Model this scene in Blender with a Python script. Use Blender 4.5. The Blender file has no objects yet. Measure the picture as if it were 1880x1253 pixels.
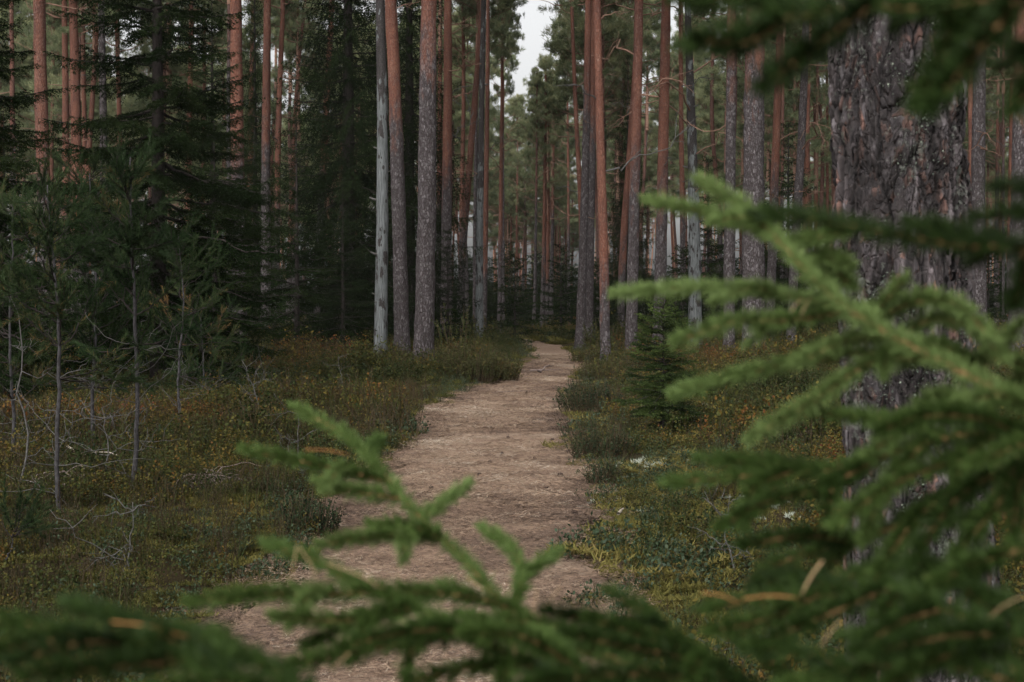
import bpy, math, random
import numpy as np
from mathutils import Vector

SEED = 11
random.seed(SEED)
RNG = np.random.default_rng(SEED)
S = bpy.context.scene
COL = S.collection
UP = np.array([0., 0., 1.])

# ---------------------------------------------------------------- camera model
CAM_H = 1.6
FPX = 2611.0                       # focal length in pixels of the 1880 px wide photo (50 mm)
PITCH = math.atan((560 - 626.5) / FPX)
CF = np.array([0, math.cos(PITCH), math.sin(PITCH)])
CU = np.array([0, -math.sin(PITCH), math.cos(PITCH)])


def P(px, py, D):
    """world point that stands D metres ahead in the direction of a photo pixel"""
    d = CF + (px - 940.) / FPX * np.array([1., 0, 0]) + (626.5 - py) / FPX * CU
    d = d * (D / d[1])
    return np.array([d[0], d[1], d[2] + CAM_H])


def XD(px, D):
    return P(px, 560, D)[0]


# ---------------------------------------------------------------- path and terrain
ROWS = [(1253, 400, 1050), (1160, 400, 1072), (1050, 520, 1088), (950, 612, 1092), (860, 712, 1048), (760, 790, 1040),
        (720, 850, 1042), (700, 925, 1062), (670, 972, 1074), (650, 972, 1056), (640, 966, 1040), (633, 955, 1022)]
PD, PL, PR = [], [], []
for y, l, r in ROWS:
    D = CAM_H * FPX / (y - 560.)
    PD.append(D); PL.append((l - 940) / FPX * D); PR.append((r - 940) / FPX * D)
PD = [-6, 2] + PD + [64, 72, 82]
PL = [-1.6, -1.45] + PL + [-0.6, -3.0, -8.0]
PR = [0.6, 0.4] + PR + [1.0, -1.0, -6.0]


_PT = np.arange(-8, 84, .1)


def _soft(v):
    v = np.interp(_PT, PD, v)
    out = v.copy()
    for _ in range(2):
        p = np.pad(out, 14, mode='edge'); out = np.convolve(p, np.ones(29) / 29, 'valid')
    return out


_TL, _TR = _soft(PL), _soft(PR)


def path_l(d): return np.interp(d, _PT, _TL)
def path_r(d): return np.interp(d, _PT, _TR)


def path_dist(x, y):
    """signed distance-like value: < 0 on the path"""
    l, r = path_l(y), path_r(y)
    d = np.maximum(l - x, x - r)
    return np.where(y > 82, 3.0, d)


def wob(x, y):
    return (0.055 * np.sin(0.83 * x + 0.31 * y + 1.0) + 0.05 * np.sin(0.37 * x - 0.62 * y + 2.1)
            + 0.03 * np.sin(1.9 * x + 1.3 * y) + 0.02 * np.sin(3.1 * x - 2.7 * y + .7))


def hgt(x, y):
    x = np.asarray(x, float); y = np.asarray(y, float)
    d = path_dist(x, y)
    m = np.clip((d + 0.1) / 0.9, 0, 1); m = m * m * (3 - 2 * m)
    far = np.clip((y - 70) / 100, 0, 1)
    return m * (wob(x, y) + 0.05) + 0.015 * np.sin(0.7 * y + 0.6 * x) + 0.3 * far * np.sin(0.05 * x + .03 * y)


def G(x, y): return float(hgt(x, y))


def noise2(x, y, s, seed):
    """cheap smooth value noise on a hashed grid, 0..1"""
    x = np.asarray(x) / s; y = np.asarray(y) / s
    xi = np.floor(x).astype(np.int64); yi = np.floor(y).astype(np.int64)
    fx = x - xi; fy = y - yi
    fx = fx * fx * (3 - 2 * fx); fy = fy * fy * (3 - 2 * fy)

    def h(a, b):
        n = (a * 374761393 + b * 668265263 + seed * 974634777) & 0xffffffff
        n = ((n ^ (n >> 13)) * 1274126177) & 0xffffffff
        return ((n ^ (n >> 16)) & 0xffff) / 65535.
    return (h(xi, yi) * (1 - fx) + h(xi + 1, yi) * fx) * (1 - fy) + (h(xi, yi + 1) * (1 - fx) + h(xi + 1, yi + 1) * fx) * fy


# ---------------------------------------------------------------- object helpers
def tag(o, label=None, cat=None, group=None, kind=None):
    if label: o['label'] = label
    if cat: o['category'] = cat
    if group: o['group'] = group
    if kind: o['kind'] = kind
    return o


def empty(name, loc, label, cat, group=None, rz=0., sc=1.):
    o = bpy.data.objects.new(name, None)
    COL.objects.link(o)
    o.location = tuple(loc); o.rotation_euler = (0, 0, rz); o.scale = (sc, sc, sc)
    o.empty_display_size = .2
    return tag(o, label, cat, group)


def link(name, me, parent=None, loc=(0, 0, 0), rz=0., sc=1.):
    o = bpy.data.objects.new(name, me)
    COL.objects.link(o)
    if parent: o.parent = parent
    o.location = tuple(loc); o.rotation_euler = (0, 0, rz)
    o.scale = (sc, sc, sc) if np.isscalar(sc) else sc
    return o


class MB:
    """collects tubes, needles and leaves, then makes ONE mesh"""

    def __init__(self):
        self.v = []; self.f = []; self.m = []; self.t = []; self.sm = []; self.n = 0

    def add(self, v, f, mat=0, tint=0.5, smooth=False):
        v = np.asarray(v, float).reshape(-1, 3)
        f = np.asarray(f, np.int64)
        if len(f) == 0: return
        self.v.append(v); self.f.append(f + self.n); self.m.append(np.full(len(f), mat, np.int32))
        self.sm.append(np.full(len(f), smooth, bool))
        self.t.append(np.broadcast_to(np.asarray(tint, float), (len(v),)).copy())
        self.n += len(v)

    def mesh(self, name, mats):
        me = bpy.data.meshes.new(name)
        v = np.concatenate(self.v); t = np.concatenate(self.t)
        lv = np.concatenate([f.ravel() for f in self.f])
        tot = np.concatenate([np.full(len(f), f.shape[1], np.int32) for f in self.f])
        st = np.concatenate([[0], np.cumsum(tot)[:-1]]).astype(np.int32)
        me.vertices.add(len(v)); me.vertices.foreach_set('co', v.ravel().astype(np.float32))
        me.loops.add(len(lv)); me.loops.foreach_set('vertex_index', lv.astype(np.int32))
        me.polygons.add(len(tot)); me.polygons.foreach_set('loop_start', st)
        me.polygons.foreach_set('material_index', np.concatenate(self.m))
        me.polygons.foreach_set('use_smooth', np.concatenate(self.sm))
        a = me.attributes.new('tint', 'FLOAT', 'POINT'); a.data.foreach_set('value', t.astype(np.float32))
        for m in mats: me.materials.append(m)
        me.update(calc_edges=True)
        return me

    # tube round a polyline
    def tube(self, pts, rad, n=6, mat=0, tint=0.5, cap=True):
        pts = np.asarray(pts, float); k = len(pts)
        rad = np.broadcast_to(np.asarray(rad, float), (k,))
        tan = np.gradient(pts, axis=0); tan /= (np.linalg.norm(tan, axis=1)[:, None] + 1e-9)
        ref = np.array([1., 0, 0]) if abs(tan[0][0]) < .7 else np.array([0, 1., 0])
        a = np.cross(tan, ref); a /= (np.linalg.norm(a, axis=1)[:, None] + 1e-9)
        b = np.cross(tan, a)
        th = np.arange(n) * 2 * math.pi / n
        ring = (a[:, None, :] * np.cos(th)[None, :, None] + b[:, None, :] * np.sin(th)[None, :, None])
        v = (pts[:, None, :] + ring * rad[:, None, None]).reshape(-1, 3)
        i = np.arange(k - 1)[:, None] * n; j = np.arange(n)[None, :]; j2 = (j + 1) % n
        f = np.stack([i + j, i + j2, i + n + j2, i + n + j], -1).reshape(-1, 4)
        if cap:
            v = np.vstack([v, pts[-1] + tan[-1] * rad[-1] * .4])
            top = (k - 1) * n
            self.add(v, f, mat, tint, True)
            base = self.n - len(v)
            tri = np.stack([top + np.arange(n), top + (np.arange(n) + 1) % n, np.full(n, k * n)], -1)
            self.f.append(tri + base); self.m.append(np.full(n, mat, np.int32)); self.sm.append(np.full(n, True, bool))
        else:
            self.add(v, f, mat, tint, True)

    # flat tapering blades: base point, direction*length, width
    def blades(self, base, vec, width, mat=0, tint=0.5, face=None):
        base = np.asarray(base, float); vec = np.asarray(vec, float); n = len(base)
        if n == 0: return
        r = RNG.normal(size=(n, 3)) if face is None else np.asarray(face, float)
        s = np.cross(vec, r); s /= (np.linalg.norm(s, axis=1)[:, None] + 1e-9)
        w = np.broadcast_to(np.asarray(width, float), (n,))[:, None] * .5
        v = np.stack([base - s * w, base + s * w, base + vec * .55 + s * w * .9, base + vec, base + vec * .55 - s * w * .9], 1).reshape(-1, 3)
        i = np.arange(n)[:, None] * 5
        t = np.repeat(np.broadcast_to(np.asarray(tint, float), (n,)), 5)
        self.add(v, i + np.array([[0, 1, 2, 3, 4]]), mat, t)

    def tris(self, base, vec, width, mat=0, tint=0.5):
        base = np.asarray(base, float); vec = np.asarray(vec, float); n = len(base)
        if n == 0: return
        r = RNG.normal(size=(n, 3))
        s = np.cross(vec, r); s /= (np.linalg.norm(s, axis=1)[:, None] + 1e-9)
        w = np.broadcast_to(np.asarray(width, float), (n,))[:, None] * .5
        v = np.stack([base - s * w, base + s * w, base + vec], 1).reshape(-1, 3)
        t = np.repeat(np.broadcast_to(np.asarray(tint, float), (n,)), 3)
        self.add(v, np.arange(n)[:, None] * 3 + np.array([[0, 1, 2]]), mat, t)

    # oval leaves: 6-gon
    def leaves(self, base, vec, width, mat=0, tint=0.5):
        base = np.asarray(base, float); vec = np.asarray(vec, float); n = len(base)
        if n == 0: return
        r = np.array([0, 0, 1.]) + RNG.normal(size=(n, 3)) * .5
        s = np.cross(vec, r); s /= (np.linalg.norm(s, axis=1)[:, None] + 1e-9)
        w = np.broadcast_to(np.asarray(width, float), (n,))[:, None] * .5
        v = np.stack([base, base + vec * .3 + s * w, base + vec * .7 + s * w * .9, base + vec, base + vec * .7 - s * w * .9, base + vec * .3 - s * w], 1).reshape(-1, 3)
        t = np.repeat(np.broadcast_to(np.asarray(tint, float), (n,)), 6)
        self.add(v, np.arange(n)[:, None] * 6 + np.arange(6)[None, :], mat, t)


def unit(v):
    v = np.asarray(v, float)
    return v / (np.linalg.norm(v, axis=-1, keepdims=True) + 1e-9)


def curve(p0, d0, L, n=6, bend=(0, 0, 0), wig=.05):
    """polyline of n points from p0 along d0, bending towards `bend` (in units of L)"""
    t = np.linspace(0, 1, n)[:, None]
    d0 = unit(d0)
    w = np.cumsum(RNG.normal(size=(n, 3)), 0) * wig * L / math.sqrt(n)
    w[0] = 0
    return np.asarray(p0)[None] + d0[None] * t * L + np.asarray(bend, float)[None] * (t ** 2) * L + w


def resample(pts, n):
    pts = np.asarray(pts, float)
    s = np.concatenate([[0], np.cumsum(np.linalg.norm(np.diff(pts, axis=0), axis=1))])
    u = np.linspace(0, s[-1], n)
    # Catmull-Rom-like smoothing by cubic hermite
    tg = np.gradient(pts, s, axis=0)
    out = np.zeros((n, 3))
    k = np.clip(np.searchsorted(s, u, side='right') - 1, 0, len(pts) - 2)
    h = (s[k + 1] - s[k]); q = ((u - s[k]) / h)[:, None]; h = h[:, None]
    out = ((2 * q ** 3 - 3 * q ** 2 + 1) * pts[k] + (q ** 3 - 2 * q ** 2 + q) * h * tg[k]
           + (-2 * q ** 3 + 3 * q ** 2) * pts[k + 1] + (q ** 3 - q ** 2) * h * tg[k + 1])
    return out, s[-1]


def around(d, ang, rot):
    """unit vectors at angle ang from direction d (n,3), turned by rot about it"""
    d = unit(d)
    ref = np.where(np.abs(d[:, 2:3]) < .9, np.array([[0, 0, 1.]]), np.array([[1., 0, 0]]))
    a = unit(np.cross(d, ref)); b = np.cross(d, a)
    return d * np.cos(ang)[:, None] + (a * np.cos(rot)[:, None] + b * np.sin(rot)[:, None]) * np.sin(ang)[:, None]


# ---------------------------------------------------------------- materials
class NT:
    def __init__(self, name):
        self.mat = bpy.data.materials.new(name); self.mat.use_nodes = True
        self.t = self.mat.node_tree; self.n = self.t.nodes; self.b = self.n['Principled BSDF']
        self.b.inputs['Roughness'].default_value = .8
        self.b.inputs['Specular IOR Level'].default_value = .06

    def node(self, typ, **kw):
        n = self.n.new(typ)
        for k, v in kw.items():
            if k.startswith('i_'):
                key = k[2:]
                n.inputs[int(key) if key.isdigit() else key.replace('_', ' ')].default_value = v
            else: setattr(n, k, v)
        return n

    def l(self, a, b): self.t.links.new(a, b)

    def ramp(self, fac, stops, interp='LINEAR'):
        r = self.node('ShaderNodeValToRGB'); cr = r.color_ramp; cr.interpolation = interp
        while len(cr.elements) < len(stops): cr.elements.new(0.5)
        for e, (p, c) in zip(cr.elements, stops):
            e.position = p; e.color = (*c, 1) if len(c) == 3 else c
        self.l(fac, r.inputs[0]); return r.outputs[0]

    def mix(self, fac, a, b, typ='MIX'):
        m = self.node('ShaderNodeMix', data_type='RGBA', blend_type=typ)
        for s, x in ((0, fac), (6, a), (7, b)):
            if isinstance(x, bpy.types.NodeSocket): self.l(x, m.inputs[s])
            else: m.inputs[s].default_value = x if s == 0 else (*x, 1)
        return m.outputs[2]

    def math(self, op, a, b=0., c=0.):
        m = self.node('ShaderNodeMath', operation=op)
        for i, x in enumerate((a, b, c)):
            if isinstance(x, bpy.types.NodeSocket): self.l(x, m.inputs[i])
            else: m.inputs[i].default_value = x
        return m.outputs[0]

    def coord(self, scale=(1, 1, 1), which='Object'):
        tc = self.node('ShaderNodeTexCoord'); mp = self.node('ShaderNodeMapping')
        mp.inputs['Scale'].default_value = scale
        self.l(tc.outputs[which], mp.inputs[0]); return mp.outputs[0]

    def noise(self, vec, scale, detail=4, rough=.55, dist=0.):
        n = self.node('ShaderNodeTexNoise', i_Scale=scale, i_Detail=detail, i_Roughness=rough, i_Distortion=dist)
        self.l(vec, n.inputs['Vector']); return n.outputs[0]

    def vor(self, vec, scale, feature='F1', rand=1.):
        n = self.node('ShaderNodeTexVoronoi', feature=feature, i_Scale=scale)
        n.inputs['Randomness'].default_value = rand
        self.l(vec, n.inputs['Vector']); return n

    def attr(self, name, typ='GEOMETRY'):
        a = self.node('ShaderNodeAttribute', attribute_type=typ, attribute_name=name)
        return a.outputs['Fac']

    def rnd(self): return self.node('ShaderNodeObjectInfo').outputs['Random']

    def bump(self, h, strength=.5, dist=.02):
        b = self.node('ShaderNodeBump', i_Strength=strength, i_Distance=dist)
        self.l(h, b.inputs['Height']); self.l(b.outputs[0], self.b.inputs['Normal']); return b

    def base(self, c): self.l(c, self.b.inputs['Base Color']); return self.mat


def mat_leaf(name, stops, spec=.06, rough=.65, trans=.25, use='tint', varn=.25):
    """foliage: colour by the tint carried on the mesh, a little by object; some light passes through"""
    m = NT(name)
    t = m.attr('tint')
    if use == 'inst':
        t2 = m.attr('tint', 'INSTANCER')
        t = m.math('ADD', m.math('MULTIPLY', t, .35), m.math('MULTIPLY', t2, .65))
    else:
        t = m.math('ADD', t, m.math('MULTIPLY', m.math('SUBTRACT', m.rnd(), .5), varn))
    c = m.ramp(t, stops)
    m.base(c)
    m.b.inputs['Roughness'].default_value = rough
    m.b.inputs['Specular IOR Level'].default_value = spec
    if trans:
        tr = m.node('ShaderNodeBsdfTranslucent'); m.l(c, tr.inputs[0])
        mx = m.node('ShaderNodeMixShader', i_0=trans)
        m.l(m.b.outputs[0], mx.inputs[1]); m.l(tr.outputs[0], mx.inputs[2])
        m.l(mx.outputs[0], m.n['Material Output'].inputs['Surface'])
    return m.mat


def mat_bark():
    """Scots pine: grey-brown scaly plates below, thin orange bark above the height in bark_change"""
    m = NT('pine_bark')
    co = m.coord((1, 1, .42))
    warp = m.node('ShaderNodeVectorMath', operation='ADD')
    nz = m.node('ShaderNodeTexNoise', i_Scale=9., i_Detail=3.)
    m.l(co, nz.inputs['Vector'])
    sc = m.node('ShaderNodeVectorMath', operation='SCALE', i_Scale=.07) if False else m.node('ShaderNodeVectorMath', operation='SCALE')
    sc.inputs['Scale'].default_value = .06
    m.l(nz.outputs['Color'], sc.inputs[0]); m.l(co, warp.inputs[0]); m.l(sc.outputs[0], warp.inputs[1])
    w = warp.outputs[0]
    edge = m.vor(w, 24., 'DISTANCE_TO_EDGE').outputs['Distance']
    cell = m.vor(w, 24., 'F1')
    fine = m.noise(m.coord((1, 1, .6)), 60, 5, .65)
    big = m.noise(m.coord((1, 1, .25)), 3.0, 4, .6)
    crack = m.math('MULTIPLY', edge, 7.); crack = m.math('MINIMUM', crack, 1.)
    cellv = m.node('ShaderNodeSeparateColor'); m.l(cell.outputs['Color'], cellv.inputs[0])
    v = m.math('ADD', m.math('MULTIPLY', cellv.outputs[0], .55), m.math('MULTIPLY', fine, .5))
    grey = m.ramp(v, [(0, (.020, .017, .017)), (.35, (.041, .035, .036)), (.6, (.066, .057, .059)), (.82, (.112, .10, .104)), (1, (.22, .205, .21))])
    grey = m.mix(m.math('SUBTRACT', 1., crack), grey, (.035, .027, .026))
    ov = m.math('ADD', m.math('MULTIPLY', big, .6), m.math('MULTIPLY', fine, .45))
    orange = m.ramp(ov, [(.28, (.022, .016, .015)), (.42, (.085, .038, .028)), (.58, (.158, .065, .042)), (.8, (.23, .135, .10))])
    orange = m.mix(m.math('MULTIPLY', m.math('SUBTRACT', 1., crack), .6), orange, (.08, .035, .026))
    tc = m.node('ShaderNodeTexCoord'); sep = m.node('ShaderNodeSeparateXYZ'); m.l(tc.outputs['Object'], sep.inputs[0])
    bz = m.attr('bark_change', 'OBJECT')
    rel = m.math('SUBTRACT', sep.outputs[2], bz)
    patch = m.math('MULTIPLY', m.math('SUBTRACT', m.noise(m.coord((1, 1, .3)), 5.5, 5, .65), .5), 6.5)
    k = m.math('ADD', m.math('MULTIPLY', m.math('ADD', rel, patch), .6), .5)
    k.node.use_clamp = True
    redness = m.attr('redness', 'OBJECT')
    k = m.math('MULTIPLY', k, redness)
    c = m.mix(k, grey, orange)
    # grey lichen dusting
    li = m.math('GREATER_THAN', m.noise(m.coord((1, 1, .7)), 38, 3, .6), .62)
    c = m.mix(m.math('MULTIPLY', li, .22), c, (.22, .235, .21))
    m.base(c)
    m.b.inputs['Roughness'].default_value = .95; m.b.inputs['Specular IOR Level'].default_value = .04
    hgtv = m.math('ADD', m.math('MULTIPLY', crack, .7), m.math('MULTIPLY', v, .6))
    m.bump(hgtv, .9, .03)
    return m.mat


def mat_dead():
    m = NT('dead_grey_wood')
    co = m.coord((1, 1, .08))
    g = m.noise(co, 40, 5, .65)
    big = m.noise(m.coord((1, 1, .3)), 4, 3, .6)
    c = m.ramp(g, [(.3, (.016, .016, .016)), (.43, (.060, .063, .063)), (.6, (.105, .113, .114)), (.8, (.16, .167, .165))])
    bark = m.ramp(m.noise(m.coord(), 30, 5, .7), [(.3, (.010, .009, .009)), (.7, (.045, .040, .039))])
    # clinging patches of dark bark, more above bark_change
    tc = m.node('ShaderNodeTexCoord'); sep = m.node('ShaderNodeSeparateXYZ'); m.l(tc.outputs['Object'], sep.inputs[0])
    rel = m.math('MULTIPLY', m.math('SUBTRACT', sep.outputs[2], m.attr('bark_change', 'OBJECT')), .5)
    rel.node.use_clamp = True
    k = m.math('GREATER_THAN', m.math('ADD', m.noise(m.coord((1, 1, .35)), 6, 4, .6), m.math('MULTIPLY', rel, .13)), .575)
    c = m.mix(k, c, bark)
    kn = m.vor(m.coord((1, 1, .55)), 6.5, 'F1').outputs['Distance']
    knot = m.math('LESS_THAN', kn, .20)
    c = m.mix(m.math('MULTIPLY', knot, .9), c, (.02, .018, .016))
    m.base(c); m.b.inputs['Roughness'].default_value = .8
    m.bump(m.math('ADD', g, m.math('MULTIPLY', big, .5)), .5, .01)
    return m.mat


def mat_simple(name, a, b, scale=30, rough=.85, bump=.4, stretch=(1, 1, 1)):
    m = NT(name)
    n = m.noise(m.coord(stretch), scale, 5, .65)
    m.base(m.ramp(n, [(.3, a), (.7, b)])); m.b.inputs['Roughness'].default_value = rough
    if bump: m.bump(n, bump, .01)
    return m.mat


def mat_near_bark():
    """thick old bark: interlocked plates with deep vertical fissures, really displaced"""
    m = NT('old_pine_bark')
    co = m.coord((1, 1, .28))
    warp = m.node('ShaderNodeVectorMath', operation='ADD')
    nz = m.node('ShaderNodeTexNoise', i_Scale=6., i_Detail=4.); m.l(co, nz.inputs['Vector'])
    sc = m.node('ShaderNodeVectorMath', operation='SCALE'); sc.inputs['Scale'].default_value = .13
    m.l(nz.outputs['Color'], sc.inputs[0]); m.l(co, warp.inputs[0]); m.l(sc.outputs[0], warp.inputs[1])
    w = warp.outputs[0]
    e1 = m.vor(w, 12.5, 'DISTANCE_TO_EDGE').outputs['Distance']
    c1 = m.vor(w, 12.5, 'F1')
    w2 = m.node('ShaderNodeVectorMath', operation='MULTIPLY'); m.l(w, w2.inputs[0]); w2.inputs[1].default_value = (1, 1, 1.9)
    e2 = m.vor(w2.outputs[0], 42, 'DISTANCE_TO_EDGE').outputs['Distance']
    c2 = m.vor(w2.outputs[0], 42, 'F1')
    fine = m.noise(m.coord((1, 1, .7)), 70, 6, .7)
    mid = m.noise(m.coord((1, 1, .6)), 16, 5, .65)
    f1 = m.math('MINIMUM', m.math('MULTIPLY', e1, 3.6), 1.)
    rid = m.math('ABSOLUTE', m.math('SUBTRACT', m.noise(m.coord((1, 1, .22)), 11, 4, .6, .5), .5))
    f3 = m.math('MINIMUM', m.math('MULTIPLY', rid, 11.), 1.)
    f1 = m.math('MULTIPLY', f1, m.math('ADD', m.math('MULTIPLY', f3, .8), .2))
    f2 = m.math('MINIMUM', m.math('MULTIPLY', e2, 6.), 1.)
    sep1 = m.node('ShaderNodeSeparateColor'); m.l(c1.outputs['Color'], sep1.inputs[0])
    sep2 = m.node('ShaderNodeSeparateColor'); m.l(c2.outputs['Color'], sep2.inputs[0])
    h = m.math('ADD', m.math('MULTIPLY', m.math('POWER', f1, .42), .62), m.math('MULTIPLY', f2, .12))
    h = m.math('ADD', h, m.math('MULTIPLY', sep2.outputs[1], .12))
    h = m.math('ADD', h, m.math('MULTIPLY', mid, .18))
    h = m.math('ADD', h, m.math('MULTIPLY', fine, .10))
    v = m.math('ADD', m.math('MULTIPLY', sep2.outputs[0], .45), m.math('MULTIPLY', mid, .55))
    c = m.ramp(v, [(.1, (.030, .024, .024)), (.4, (.064, .052, .053)), (.6, (.110, .094, .099)), (.78, (.175, .157, .167)), (1, (.28, .262, .272))])
    red = m.math('GREATER_THAN', m.math('ADD', m.math('MULTIPLY', sep2.outputs[2], .6), m.math('MULTIPLY', mid, .6)), .80)
    c = m.mix(m.math('MULTIPLY', red, .75), c, (.20, .10, .075))
    c = m.mix(m.math('MULTIPLY', fine, .45), c, (.06, .05, .05))
    c = m.mix(m.math('SUBTRACT', 1., f1), c, (.009, .008, .008))
    c = m.mix(m.math('MULTIPLY', m.math('SUBTRACT', 1., f2), .5), c, (.03, .025, .024))
    li = m.math('GREATER_THAN', m.math('ADD', m.math('MULTIPLY', m.noise(m.coord((1, 1, .8)), 55, 4, .65), .6),
                                       m.math('MULTIPLY', m.noise(m.coord((1, 1, .5)), 5, 3, .6), .5)), .645)
    c = m.mix(m.math('MULTIPLY', li, .28), c, (.15, .165, .14))
    m.base(c); m.b.inputs['Roughness'].default_value = .9; m.b.inputs['Specular IOR Level'].default_value = .15
    d = m.node('ShaderNodeDisplacement'); d.inputs['Midlevel'].default_value = .6; d.inputs['Scale'].default_value = .050
    m.l(h, d.inputs['Height']); m.l(d.outputs[0], m.n['Material Output'].inputs['Displacement'])
    m.mat.displacement_method = 'BOTH'
    return m.mat


def mat_ground():
    m = NT('forest_floor')
    co = m.coord()
    a = m.noise(co, 1.2, 5, .6); b = m.noise(co, 18, 6, .7)
    c = m.ramp(a, [(.3, (.010, .010, .005)), (.5, (.022, .018, .008)), (.7, (.038, .026, .012))])
    c = m.mix(m.math('MULTIPLY', b, .6), c, (.04, .027, .016))
    m.base(c); m.b.inputs['Roughness'].default_value = 1.; m.b.inputs['Specular IOR Level'].default_value = .05
    m.bump(b, .9, .05)
    return m.mat


def mat_path():
    m = NT('needle_covered_earth')
    co = m.coord()
    big = m.noise(co, .9, 5, .62, .4)
    med = m.noise(co, 7, 6, .7)
    # short strokes in several directions: the litter of fallen needles
    strokes = None
    for ang, s in ((.2, 1.), (1.1, 1.13), (2.0, .9), (2.75, 1.2)):
        tc = m.node('ShaderNodeTexCoord'); mp = m.node('ShaderNodeMapping')
        mp.inputs['Rotation'].default_value = (0, 0, ang); mp.inputs['Scale'].default_value = (14 * s, 150 * s, 10)
        m.l(tc.outputs['Object'], mp.inputs[0])
        n = m.noise(mp.outputs[0], 1., 3, .6)
        strokes = n if strokes is None else m.math('MAXIMUM', strokes, n)
    c = m.ramp(strokes, [(.48, (.050, .036, .030)), (.57, (.155, .105, .076)), (.66, (.27, .185, .128)), (.8, (.37, .275, .195))])
    c = m.mix(m.ramp(med, [(.5, (0, 0, 0)), (.72, (.6, .6, .6))]), c, (.085, .058, .048))
    sand = m.ramp(m.math('ADD', m.math('MULTIPLY', big, .75), m.math('MULTIPLY', med, .25)), [(.54, (0, 0, 0)), (.66, (.6, .6, .6))])
    c = m.mix(sand, c, (.36, .285, .215))
    m.base(c); m.b.inputs['Roughness'].default_value = .95; m.b.inputs['Specular IOR Level'].default_value = .1
    m.bump(m.math('ADD', strokes, m.math('MULTIPLY', med, .6)), .8, .02)
    return m.mat


def mat_tint(name, stops, inst=False, rough=.8):
    m = NT(name)
    t = m.attr('tint')
    if inst: t = m.math('ADD', m.math('MULTIPLY', t, .5), m.math('MULTIPLY', m.attr('tint', 'INSTANCER'), .5))
    m.base(m.ramp(t, stops)); m.b.inputs['Roughness'].default_value = rough
    return m.mat


BARK = mat_bark()
DEAD = mat_dead()
OLD = mat_near_bark()
LIMB = mat_simple('pine_limb_bark', (.10, .055, .04), (.21, .13, .095), 14)
TWIGG = mat_simple('grey_dead_twig', (.034, .032, .03), (.09, .086, .082), 40, bump=0)
SPBARK = mat_simple('spruce_bark', (.010, .008, .0075), (.035, .029, .027), 25, stretch=(1, 1, .5))
SHOOT = mat_simple('spruce_shoot_bark', (.10, .052, .024), (.20, .115, .055), 40, bump=0)
PNEED = mat_leaf('pine_needles', [(0, (.065, .080, .044)), (.4, (.14, .165, .088)), (.7, (.215, .23, .122)), (1, (.28, .27, .145))], trans=.42, spec=.03)
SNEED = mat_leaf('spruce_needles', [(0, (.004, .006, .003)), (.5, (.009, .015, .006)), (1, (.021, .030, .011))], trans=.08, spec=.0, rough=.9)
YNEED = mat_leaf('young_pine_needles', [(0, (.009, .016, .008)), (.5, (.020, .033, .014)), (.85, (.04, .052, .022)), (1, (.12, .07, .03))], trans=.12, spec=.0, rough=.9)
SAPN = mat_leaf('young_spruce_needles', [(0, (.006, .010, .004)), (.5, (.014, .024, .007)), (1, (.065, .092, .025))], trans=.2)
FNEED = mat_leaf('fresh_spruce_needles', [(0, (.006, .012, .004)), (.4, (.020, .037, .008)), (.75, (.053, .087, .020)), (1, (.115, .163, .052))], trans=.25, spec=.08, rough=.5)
GROUND = mat_ground()
PATHM = mat_path()


# ---------------------------------------------------------------- world, sun, camera
SUN_EL, SUN_AZ = 44., 205.          # azimuth clockwise from +Y: behind and left of the camera
w = bpy.data.worlds.new('World'); S.world = w; w.use_nodes = True
nt = w.node_tree
sky = nt.nodes.new('ShaderNodeTexSky'); sky.sky_type = 'NISHITA'; sky.sun_disc = False
sky.sun_elevation = math.radians(SUN_EL); sky.sun_rotation = math.radians(SUN_AZ)
sky.air_density = 1.; sky.dust_density = 6.; sky.ozone_density = 1.
hs = nt.nodes.new('ShaderNodeHueSaturation'); hs.inputs['Saturation'].default_value = .06
nt.links.new(sky.outputs[0], hs.inputs['Color'])
bg = nt.nodes['Background']; nt.links.new(hs.outputs[0], bg.inputs[0]); bg.inputs[1].default_value = .125

sl = bpy.data.lights.new('sun', 'SUN'); sl.energy = 1.5; sl.angle = math.radians(95); sl.color = (1, .96, .9)
so = bpy.data.objects.new('sun', sl); COL.objects.link(so)
az, el = math.radians(SUN_AZ), math.radians(SUN_EL)
sd = Vector((math.sin(az) * math.cos(el), math.cos(az) * math.cos(el), math.sin(el)))
so.rotation_euler = (-sd).to_track_quat('-Z', 'Y').to_euler(); so.location = sd * 60

cam = bpy.data.cameras.new('camera'); cam.lens = 50; cam.sensor_width = 36; cam.clip_end = 2000; cam.clip_start = .02
co_ = bpy.data.objects.new('camera', cam); COL.objects.link(co_)
co_.location = (0, 0, CAM_H); co_.rotation_euler = (math.pi / 2 + PITCH, 0, 0)
cam.dof.use_dof = True; cam.dof.focus_distance = 14.; cam.dof.aperture_fstop = 7.5
S.camera = co_
S.view_settings.view_transform = 'Standard'; S.view_settings.look = 'None'
S.view_settings.exposure = 1.08; S.view_settings.gamma = 1
S.render.film_transparent = False
cy = S.cycles
cy.max_bounces = 6; cy.diffuse_bounces = 4; cy.glossy_bounces = 2; cy.transmission_bounces = 4; cy.volume_bounces = 0
cy.transparent_max_bounces = 8
cy.use_denoising = True; cy.denoising_prefilter = 'ACCURATE'
cy.sample_clamp_indirect = 4.

# ---------------------------------------------------------------- ground and path
def axis(a, b, near, step, grow):
    out = [near]; x = near; s = step
    while x < b: x += s; s *= grow; out.append(x)
    x = near; s = step; lo = []
    while x > a: x -= s; s *= grow; lo.append(x)
    return np.array(lo[::-1] + out)

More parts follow.
